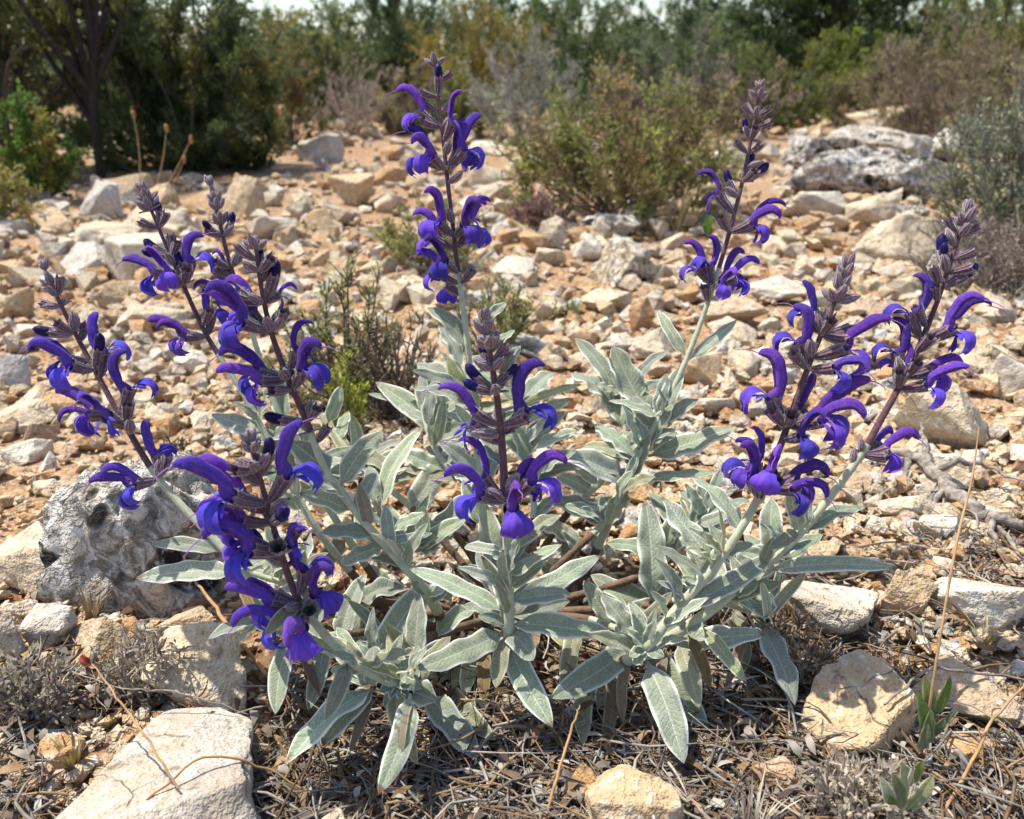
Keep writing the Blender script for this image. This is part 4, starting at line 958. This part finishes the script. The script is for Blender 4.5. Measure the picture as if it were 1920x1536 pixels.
shrub('dry_shrub', 'low yellowish dry shrub with bare grey twigs before the bright green shrub', 'shrub', -20, 2.05, 210, 262, [(.32, .26, .09), (.26, .24, .08)], (.24, .20, .16), 16, 10, 10, (.012, .006), bare=.3)
shrub('olive_shrub', 'olive shrub with rusty tips beside the dark juniper bush', 'shrub', 545, 4.3, 170, 95, [(.14, .14, .05), (.17, .15, .06), (.24, .14, .06)], (.15, .12, .09), 18, 10, 12, (.018, .008))
shrub('dead_shrub', 'leafless greyish-brown shrub beyond the propped grey slab', 'shrub', 662, 4.9, 170, 112, [(.3, .25, .2)], (.36, .29, .24), 30, 14, 3, (.016, .004), bare=.2, up=.7, tw=.55)
shrub('green_bush', 'dark green bush behind the leafless greyish-brown shrub', 'bush', 705, 7.8, 330, 8, [(.055, .075, .028), (.07, .095, .035)], (.07, .055, .04), 30, 12, 22, (.034, .014))
shrub('broom_shrub', 'tall mustard-yellow shrub behind the tallest flower spike', 'shrub', 900, 6.6, 270, -45, [(.25, .21, .05), (.20, .18, .05), (.28, .20, .06)], (.20, .16, .08), 30, 12, 18, (.032, .007), up=.7, spread=.3)
shrub('grey_shrub', 'silvery twiggy shrub in front of the mustard-yellow shrub', 'shrub', 985, 4.5, 280, 55, [(.24, .25, .20), (.19, .21, .15), (.28, .26, .22)], (.33, .29, .26), 30, 13, 9, (.018, .006), up=.5, tw=.6)
shrub('olive_dwarf_shrub', 'rounded yellowish-green low shrub with brown woody base amid the rubble', 'shrub', 1155, 2.12, 500, 150, [(.22, .23, .075), (.18, .20, .065), (.27, .25, .09), (.24, .18, .08)], (.22, .165, .12), 64, 15, 10, (.0115, .0045), .8, bare=.40, tw=.6, up=.45, spread=.3)
shrub('dead_dwarf_shrub', 'dry purplish-brown twiggy clump at the edge of the rounded low shrub', 'shrub', 1010, 2.0, 130, 370, [(.2, .13, .11)], (.22, .15, .12), 24, 10, 5, (.008, .004), tw=.6)
shrub('grey_green_bush', 'grey-green bush between the silvery shrub and the green tree', 'bush', 1275, 5.3, 260, 40, [(.16, .18, .10), (.12, .15, .07), (.24, .22, .15)], (.26, .22, .19), 30, 12, 13, (.020, .008), up=.5)
shrub('green_tree', 'dense green tree behind the yellow-green shrub', 'tree', 1530, 7.6, 380, -120, [(.06, .09, .035), (.08, .115, .04), (.05, .07, .03)], (.08, .06, .045), 46, 14, 26, (.036, .015), trunk=.03)
shrub('yellow_green_shrub', 'bright yellow-green shrub above the small round boulder', 'shrub', 1570, 5.9, 220, 62, [(.22, .24, .045), (.18, .21, .04), (.14, .17, .04)], (.14, .11, .06), 26, 12, 16, (.026, .011))
shrub('brown_shrub', 'large dry brown shrub behind the grey outcrop', 'shrub', 1760, 4.8, 330, 22, [(.26, .21, .13), (.22, .19, .10), (.20, .15, .12)], (.25, .19, .15), 40, 15, 8, (.020, .006), up=.6, tw=.55)
shrub('green_bush', 'olive green bush behind the large dry brown shrub', 'bush', 1890, 6.4, 280, -50, [(.14, .15, .045), (.11, .13, .04), (.20, .19, .05)], (.14, .11, .07), 30, 12, 18, (.030, .012))
shrub('grey_bush', 'grey-green twiggy bush overhanging the smooth white boulder', 'bush', 1905, 1.62, 390, 125, [(.20, .225, .15), (.16, .19, .11), (.25, .25, .12)], (.27, .235, .20), 64, 16, 13, (.0105, .0042), .8, bare=.35, tw=.5, up=.5, spread=.3)
shrub('twig_tangle', 'tangle of dry brown twigs at the foot of the grey-green twiggy bush', 'twigs', 1870, 1.36, 380, 410, [(.3, .25, .2)], (.25, .20, .165), 80, 16, 2, (.008, .003), bare=.1, tw=.55, up=.2, spread=.4)
INF = [(470, 6.2, 200, 70, 'broad green bush filling the gap behind the rusty-tipped shrub', 0), (610, 6.6, 220, 5, 'olive bush behind the leafless shrub', 2), (770, 5.3, 190, 120, 'low straw-brown bush beside the tallest spike', 1), (860, 5.0, 170, 150, 'low greenish bush below the mustard-yellow shrub', 2),
 (1090, 6.2, 240, 15, 'dark green bush behind the silvery shrub', 0), (1180, 4.3, 200, 120, 'loose grey-brown bush behind the rounded low shrub', 1), (1370, 4.6, 200, 100, 'straw-brown bush in front of the grey-green bush', 1), (1445, 5.2, 200, 60, 'fresh green bush beside the yellow-green shrub', 2), (1650, 5.4, 200, 70, 'pale dry bush between yellow-green and brown shrubs', 1),
 (1870, 3.7, 240, 110, 'purplish dry bush behind the twiggy grey bush', 1), (-230, 4.2, 420, -100, 'dark bush beyond the junipers', 0), (2120, 4.4, 420, -60, 'olive bush far past the twiggy bush', 2), (220, 5.2, 420, -60, 'tall dark juniper in the shade of the others', 0), (560, 9, 260, 45, 'mid-green bush below the open sky', 2), (760, 9.5, 300, -50, 'green bush behind the dark green bush', 0), (980, 8.5, 300, -20, 'dull green bush behind the mustard-yellow shrub', 2), (1250, 8, 300, 0, 'deep green bush behind the grey-green bush', 0), (1420, 8.6, 260, 15, 'grey olive bush in a gap near the dense green tree', 2), (1700, 7.8, 300, -40, 'tall olive bush behind the pale dry bush', 2)]
for px, Y, w, top, lab, k in INF:
    shrub('background_bush', lab, 'bush', px, Y, w*1.15, top, [[(.055, .08, .03), (.07, .10, .035)], [(.24, .20, .12), (.20, .18, .10), (.17, .13, .10)], [(.13, .15, .05), (.16, .17, .06)]][k], (.20, .16, .12) if k == 1 else (.10, .08, .055), 26, 9, 15, (.0045*Y, .0018*Y), bare=.1)
far = [(-60, 13, -60), (170, 12, 0), (395, 14, 45), (520, 15, 50), (660, 13, -75), (800, 16, -60), (1010, 13, -70), (1200, 15, -60), (1380, 12, -25), (1720, 12, -60), (1880, 14, -90), (2080, 12, -60), (1050, 9.5, 5), (1330, 10, 10), (1690, 10, -10), (470, 9.5, 85), (250, 9, 70)]
FARN = ['behind the dark junipers', 'past the pine trunk', 'where the sky shows through', 'next to the patch of open sky', 'behind the dark green bush', 'between bush and mustard-yellow shrub', 'right behind the mustard-yellow shrub', 'behind the grey-green bush',
        'between grey-green bush and dense green tree', 'behind the large dry brown shrub', 'behind the olive green bush', 'beyond the olive green bush', 'close behind the silvery twiggy shrub', 'close behind the grey-green bush', 'between dense green tree and dry brown shrub', 'behind the olive shrub with rusty tips', 'behind the dark dense juniper bush']
for i, ((px, Y, top), w) in enumerate(zip(far, FARN)):
    shrub('distant_tree', f'distant hazy green pine {w}', 'tree', px, Y, 400, top-15, [(.11, .145, .07), (.095, .13, .06), (.14, .16, .075)], (.10, .08, .06), 30, 8, 22, (.055, .020), dfac=1, group='distant trees along the skyline')
# dwarf shrubs right behind the sage
shrub('thyme_shrub', 'dark-stemmed twiggy dwarf shrub with sparse green leaves behind the inner sage spike', 'shrub', 650, .95, 290, 500, [(.26, .27, .10), (.20, .23, .08)], (.15, .115, .09), 34, 10, 9, (.0062, .0026), .7, bare=.25, tw=.7, up=.35, spread=.22)
shrub('thyme_shrub', 'dense brown twiggy dwarf shrub behind the sage rosette', 'shrub', 730, .90, 340, 590, [(.24, .24, .10), (.28, .22, .13)], (.15, .11, .09), 40, 10, 4, (.0050, .0022), .7, bare=.2, tw=.6, up=.4)
shrub('thyme_shrub', 'green leafy dwarf shrub around the stem of the tallest spike', 'shrub', 930, 1.12, 250, 525, [(.22, .25, .09), (.27, .26, .10)], (.16, .13, .10), 30, 9, 8, (.0065, .0028), .7, tw=.5, up=.5)
shrub('green_herb', 'low bright olive herb clump behind the tallest spike', 'herb', 815, 1.62, 270, 375, [(.21, .23, .07), (.26, .25, .09)], (.17, .14, .09), 34, 9, 10, (.0090, .0040), .7, tw=.5, up=.5)
shrub('spurge_tuft', 'small feathery lime-yellow tuft beside a violet flower', 'herb', 655, .835, 95, 642, [(.40, .42, .05), (.33, .38, .05)], (.20, .20, .06), 16, 7, 10, (.0060, .0014), .8, bare=.4, tw=.7)

def herb(label, px, py, w, top, cols, twig, nb, nl, leaf, **k):
    shrub('dry_herb', label, 'herb', px, G(px, py).y, w, top, cols, twig, nb, 9, nl, leaf, .7, bare=.15, tw=.55, **k)
herb('grey dried herb clump growing before the grey pitted boulder', 275, 1268, 190, 1170, [(.38, .33, .27), (.31, .26, .20)], (.33, .28, .22), 22, 4, (.0042, .0022), up=.2, spread=.3)
herb('greyish dry cushion herb beside the dark faceted stone', 60, 1325, 170, 1265, [(.34, .29, .24), (.28, .24, .18)], (.28, .23, .19), 26, 6, (.0042, .0026), up=.1, spread=.3)
herb('wiry dark green tuft beside the leaning sage stem on gravel', 335, 872, 95, 815, [(.13, .13, .07), (.18, .16, .10)], (.12, .10, .07), 22, 5, (.0045, .0014), up=.3)
herb('bleached dry cushion herb beside the pale dead grass', 1600, 1540, 260, 1460, [(.42, .36, .28), (.36, .30, .23)], (.36, .30, .24), 30, 5, (.0046, .0024), up=.1, spread=.3)
herb('low dry brown herb before the big pale angular stone', 1480, 1250, 190, 1165, [(.30, .21, .13), (.26, .20, .14)], (.24, .17, .12), 34, 4, (.0042, .0020), up=.2, spread=.3)
def tuft(name, label, px, py, hpx, n, colr, wpx=4, lean=.5, cat='grass'):
    c = G(px, py); s = PXM(c); b = Bag()
    for _ in range(n):
        a = random.uniform(0, 6.28); h = hpx*s*random.uniform(.5, 1.1); l = h*random.uniform(.1, lean); r0 = hpx*s*.12
        p = smooth_path([(math.cos(a)*r0*.5, math.sin(a)*r0*.5, -.002), (math.cos(a)*(r0+l*.35), math.sin(a)*(r0+l*.35), h*.55), (math.cos(a)*(r0+l), math.sin(a)*(r0+l), h*random.uniform(.8, 1))], 5)
        w = wpx*s*.5; sd = np.array((-math.sin(a), math.cos(a), 0)); ww = np.array([1, 1, .8, .5, .06])*w
        V = np.concatenate([p-sd*ww[:, None], p+sd*ww[:, None]]); F = [(i, i+1, i+6, i+5) for i in range(4)]
        b.add(V, F, np.array(colr)*random.uniform(.7, 1.3))
    o = link(name, b.mesh(name, M_LITTER), None, (c.x, c.y, gzf(c.x, c.y))); tag(o, label, cat); return o
tuft('grass_tuft', 'small green grass tuft among stones before the speckled stone', 1075, 590, 60, 26, (.20, .24, .07))
tuft('grass_tuft', 'tiny fresh green tuft by the foot of the rounded low shrub', 1325, 450, 45, 30, (.14, .26, .05))
tuft('grass_tuft', 'dry yellowish grass tuft in front of the small orange stone', 132, 1415, 95, 22, (.36, .29, .13), 6)
tuft('grass_tuft', 'grey-green pointed grass shoots before the big pale angular stone', 1575, 1185, 95, 9, (.24, .24, .13), 9, .6)
tuft('grass_tuft', 'straw-yellow grass tuft beside the large whitish slab', 1850, 1195, 60, 22, (.45, .36, .15), 4, .9)
tuft('grass_tuft', 'lime-green tuft at the near edge of the grey outcrop', 1755, 355, 45, 40, (.26, .30, .05), 5, .9)
tuft('grass_tuft', 'dry brown grass tuft against the side of the grey pitted boulder', 165, 1125, 80, 26, (.30, .23, .15), 4, .8)
tuft('grass_tuft', 'pale dead grass tuft in the litter below the broad cream stone', 1410, 1555, 120, 34, (.45, .40, .31), 6, .6)
tuft('grass_tuft', 'brown dead grass beside the drooping outer sage leaf', 1485, 1165, 70, 30, (.28, .19, .11), 4, .8)
tuft('grass_tuft', 'pale straw tuft at the foot of the rounded low shrub', 1265, 445, 110, 26, (.36, .30, .17), 4, .5)

# ------------------------------------------------------------------ dead branch, stalks, litter
def stick(pts, r, n=12, seg=6, wob=.0):
    p = smooth_path(pts, n)
    if wob: p = p+np.vstack([np.zeros(3), rng.normal(size=(n-2, 3))*wob, np.zeros(3)])
    return tube_arrays(p, np.interp(np.linspace(0, 1, n), np.linspace(0, 1, len(r)), r), seg)
def onground(px, py, h=.0):
    c = G(px, py); return Vector((c.x, c.y, gzf(c.x, c.y)+h))
def mk(name, parent, base, V, F, mat): return link(name, mesh_np(name, np.asarray(V)-np.array(base), np.asarray(F), mat), parent)
b0 = onground(1650, 868, .004); br = empty('dead_branch', b0); tag(br, 'weathered grey dead branch lying across the rubble beside the round cream boulder', 'branch')
main = [onground(1640, 862, .016), onground(1720, 893, .014), onground(1790, 950, .012), onground(1850, 990, .010), onground(1960, 1010, .012)]
mk('limb', br, b0, *stick(main, [.003, .0055, .0072, .0055, .003], 34, 8, .0013), M_DEADWOOD)
for q in ([(1735, 905, .014), (1722, 868, .026), (1716, 850, .03)], [(1745, 910, .014), (1790, 925, .03), (1840, 925, .024), (1930, 960, .02)], [(1800, 955, .014), (1870, 1000, .006), (1930, 1075, .005)],
          [(1850, 990, .01), (1865, 1030, .008), (1905, 1080, .006)], [(1770, 930, .016), (1745, 960, .006), (1725, 975, .004)], [(1700, 885, .014), (1690, 905, .006), (1640, 930, .004)]):
    mk('twig', br, b0, *stick([onground(*x) for x in q], [.0036, .0024, .0009], 16, 6, .0009), M_DEADWOOD)
def stalk(name, label, pts, r, mat, cat='stalk'):
    """pts: (px, py, height above ground) along the ground or depth given as 'd'"""
    P_ = [onground(x, y, h) if not isinstance(h, str) else P(x, y, float(h)) for x, y, h in pts]
    V, F = stick(P_, [x*.62 for x in r], 20, 6, .0004); o = link(name, mesh_np(name, V-np.array(P_[0]), F, mat), None, P_[0]); tag(o, label, cat); return o, P_
# tall brown stalk with a green sprig at its foot
c0 = onground(1728, 1415, 0); d0 = depth(c0)
sp = empty('sprig_plant', c0); tag(sp, 'green leafy sprig with a tall brown dry stalk beside the rust-orange stone', 'plant')
def part_tube(name, pts, r, mat): mk(name, sp, c0, *stick(pts, r, 18, 6), mat)
part_tube('stalk', [c0, P(1742, 1330, d0-.025), P(1762, 1200, d0-.03), P(1795, 1010, d0-.02), P(1822, 900, d0), P(1836, 800, d0+.01)], [.0010, .0008, .0007, .0007, .0006, .0003], M_STRAW)
M_GREEN = leaf_material('sprig_leaf', (.13, .17, .045), (.18, .21, .07), (.26, .28, .12))
def free_leaf(parent, base, b, t, w, mat, bow=.08, nrm=Vector((0, -.8, .7)), seed=1):
    me = leaf_mesh(b, t, w, bow, nrm, .3, .06, seed, mat)
    for v in me.vertices: v.co += SAGE_BASE-base
    return link('leaf', me, parent)
for k, (a, b, w) in enumerate([((1738, 1350), (1734, 1268), 26), ((1745, 1345), (1782, 1268), 20), ((1730, 1390), (1722, 1300), 26), ((1735, 1400), (1745, 1330), 24), ((1742, 1380), (1772, 1345), 18), ((1745, 1385), (1800, 1320), 10), ((1722, 1410), (1738, 1355), 20)]):
    dd = d0-.02; free_leaf(sp, c0, P(*a, dd), P(*b, dd-.006), w*dd/FPX, M_GREEN, seed=900+k)
# second sprig, lower
c1 = onground(1690, 1545, 0); d1 = depth(c1); s2 = empty('sprig_plant', c1); tag(s2, 'young pale-edged green sprig growing out of the grey litter', 'plant')
mk('stem', s2, c1, *stick([c1, P(1700, 1480, d1-.02), P(1712, 1440, d1-.03)], [.0014, .0011, .0009], 8), M_STEMG)
for k, (a, b, w) in enumerate([((1672, 1540), (1650, 1455), 24), ((1690, 1520), (1672, 1448), 24), ((1700, 1480), (1690, 1430), 26), ((1705, 1470), (1730, 1425), 24), ((1700, 1520), (1750, 1455), 26), ((1670, 1530), (1668, 1490), 22)]):
    free_leaf(s2, c1, P(*a, d1-.02), P(*b, d1-.026), w*d1/FPX, M_GREEN if k % 2 else M_LEAFY, seed=950+k)
stalk('dry_stalk', 'straw-coloured stalk slanting over the litter beside the green sprig', [(1745, 1560, .004), (1800, 1480, .02), (1860, 1390, .03), (1960, 1270, .02)], [.0018, .0016, .0014, .0008], M_STRAW)
stalk('dry_stalk', 'orange-brown straw standing before the rounded brown stone', [(1005, 1560, .002), (1040, 1480, .02), (1072, 1410, .035), (1085, 1385, .04)], [.0016, .0015, .0012, .0007], M_STRAW)
ro, rp = stalk('dry_stalk', 'thin brown stalk ending in a dark red bract over the cream slab', [(350, 1560, .045), (300, 1500, .055), (250, 1440, .062), (205, 1392, .068)], [.0010, .0010, .0009, .0006], M_STRAW)
M_RED = plain_mat('red_bract', (.16, .02, .015), .6, .2, 200)
me = leaf_mesh(rp[-1], rp[-1]+Vector((-.007, .003, .003)), .005, .1, Vector((0, -1, .6)), .5, .1, 77, M_RED)
for v in me.vertices: v.co += SAGE_BASE-rp[0]
link('bract', me, ro)
stalk('dry_stalk', 'long bent brown stem crossing the lower end of the cream slab', [(290, 1570, .04), (400, 1500, .045), (500, 1475, .03), (620, 1485, .006)], [.0011, .0011, .001, .0006], M_STRAW)
stalk('dry_stalk', 'fine dry stem lying on top of the cream slab', [(110, 1262, .02), (230, 1330, .03), (330, 1345, .035), (470, 1370, .03)], [.0005, .0007, .0007, .0004], M_DEADWOOD)
stalk('dead_sage_stem', 'thick brown dead sage stem behind the lowest silvery leaf', [(352, 1088, .03), (395, 1130, .022), (440, 1180, .012), (520, 1260, .003)], [.0012, .0022, .0026, .0026], M_STRAW)
stalk('dry_stick', 'dark stick lying across the broad shadow-striped cream stone', [(1648, 1372, .03), (1725, 1330, .036), (1820, 1318, .03), (1960, 1312, .02)], [.0012, .0016, .0014, .001], M_DEADWOOD)
stalk('dry_stick', 'pale bare stick leaning on bottom litter beside the dappled tan stone', [(1215, 1440, .02), (1270, 1500, .018), (1330, 1545, .016), (1400, 1600, .01)], [.0008, .0014, .0014, .001], M_DEADWOOD)
stalk('dry_stick', 'bleached upright stick in the grey litter next to the slab', [(52, 1445, .0), (48, 1400, .012), (36, 1345, .03), (30, 1335, .032)], [.0016, .0014, .001, .0004], M_DEADWOOD)
# dry flower heads with orange tips before the junipers
M_ORANGE = plain_mat('orange_head', (.36, .20, .08), .85, .3, 60)
for k, (bx, tx, ty, wd) in enumerate([(262, 250, 215, 'tallest'), (288, 312, 240, 'second tallest'), (300, 358, 262, 'third tallest'), (310, 345, 300, 'shortest')]):
    c = G(bx, 372); d = depth(c); o = empty('dry_flower', c); tag(o, f'{wd} dry stalk with orange-brown seed head in front of the juniper', 'dry flower', 'dry seed heads before the juniper')
    t = P(tx, ty, d); mk('stalk', o, c, *stick([c, c.lerp(t, .5)+Vector((.01, 0, .01)), t], [.0018, .0014, .001], 8), M_STRAW)
    V, F = rock_verts(2, 40+k, 8, .2); link('seed_head', mesh_np('seed_head', V*np.array((.006, .006, .014))+np.array(t-c), F, M_ORANGE), o)

def litter():
    tb, lf = Bag(), Bag()
    def pal(): return np.array(random.choice(((.42, .37, .31), (.34, .29, .24), (.30, .20, .12), (.24, .15, .09), (.48, .44, .38), (.38, .25, .13), (.20, .15, .12))))*random.uniform(.4, 1.05)
    def spot():
        k = random.random()
        if k < .52: return random.uniform(440, 1960), random.triangular(1300, 1620, 1500)
        if k < .70: return random.uniform(520, 1500), random.uniform(1080, 1400)
        if k < .80: return random.gauss(1500, 90), random.gauss(1230, 60)
        if k < .86: return random.gauss(150, 110), random.gauss(1270, 55)
        if k < .90: return random.gauss(90, 90), random.gauss(1480, 60)
        if k < .96: return random.gauss(1850, 90), random.gauss(1080, 60)
        return random.gauss(700, 130), random.gauss(800, 60)
    n = 0
    while n < 6000:
        px, py = spot()
        if px < 450 and 1300 < py and px > 80: continue
        c = onground(px, py); L = random.uniform(.012, .055)*(.7 if py < 1250 else 1); a = random.uniform(0, 6.28); d = np.array((math.cos(a), math.sin(a), random.uniform(-.1, .35)))
        h = abs(random.gauss(0, .007)); p0 = np.array(c)+np.array((0, 0, h)); s = np.cross(d, (0, 0, 1))
        pts = np.array([p0-d*L*.5, p0+s*random.gauss(0, .12)*L+np.array((0, 0, random.uniform(0, .12)*L)), p0+d*L*.5+s*random.gauss(0, .2)*L]); pts[:, 2] = np.maximum(pts[:, 2], float(c.z)-.002)
        pts = smooth_path(pts, 5); r = random.uniform(.0003, .0011)
        V, F = tube_arrays(pts, [r, r, r*.9, r*.7, r*.3], 4); tb.add(V, F, pal()); n += 1
    n = 0
    while n < 5200:
        px, py = spot()
        if px < 450 and 1300 < py and px > 80: continue
        c = np.array(onground(px, py, abs(random.gauss(0, .005))+.001)); L = random.uniform(.004, .016); w = L*random.uniform(.2, .45); a = random.uniform(0, 6.28)
        d = np.array((math.cos(a), math.sin(a), random.uniform(-.3, .5))); d /= np.linalg.norm(d); s = np.cross(d, (random.gauss(0, .4), random.gauss(0, .4), 1)); s /= np.linalg.norm(s); nn = np.cross(s, d)
        V = []
        for u, ww, z in ((0, .15, 0), (.35, 1, .16), (.7, .8, .18), (1, .1, random.uniform(-.1, .2))):
            b = c+d*L*u+nn*z*L; V += [b-s*w*ww*.5+nn*w*.25*ww, b+s*w*ww*.5+nn*w*.25*ww]
        lf.add(np.array(V), [(0, 1, 3, 2), (2, 3, 5, 4), (4, 5, 7, 6)], pal()*random.uniform(.8, 1.1)); n += 1
    o = link('dry_twigs', tb.mesh('dry_twigs', M_LITTER)); tag(o, 'fine dry twigs and straw littering the ground below the sage', 'litter', kind='stuff')
    o = link('dry_leaves', lf.mesh('dry_leaves', M_LITTER)); tag(o, 'small curled dead leaves littering the ground below the sage', 'litter', kind='stuff')
litter()
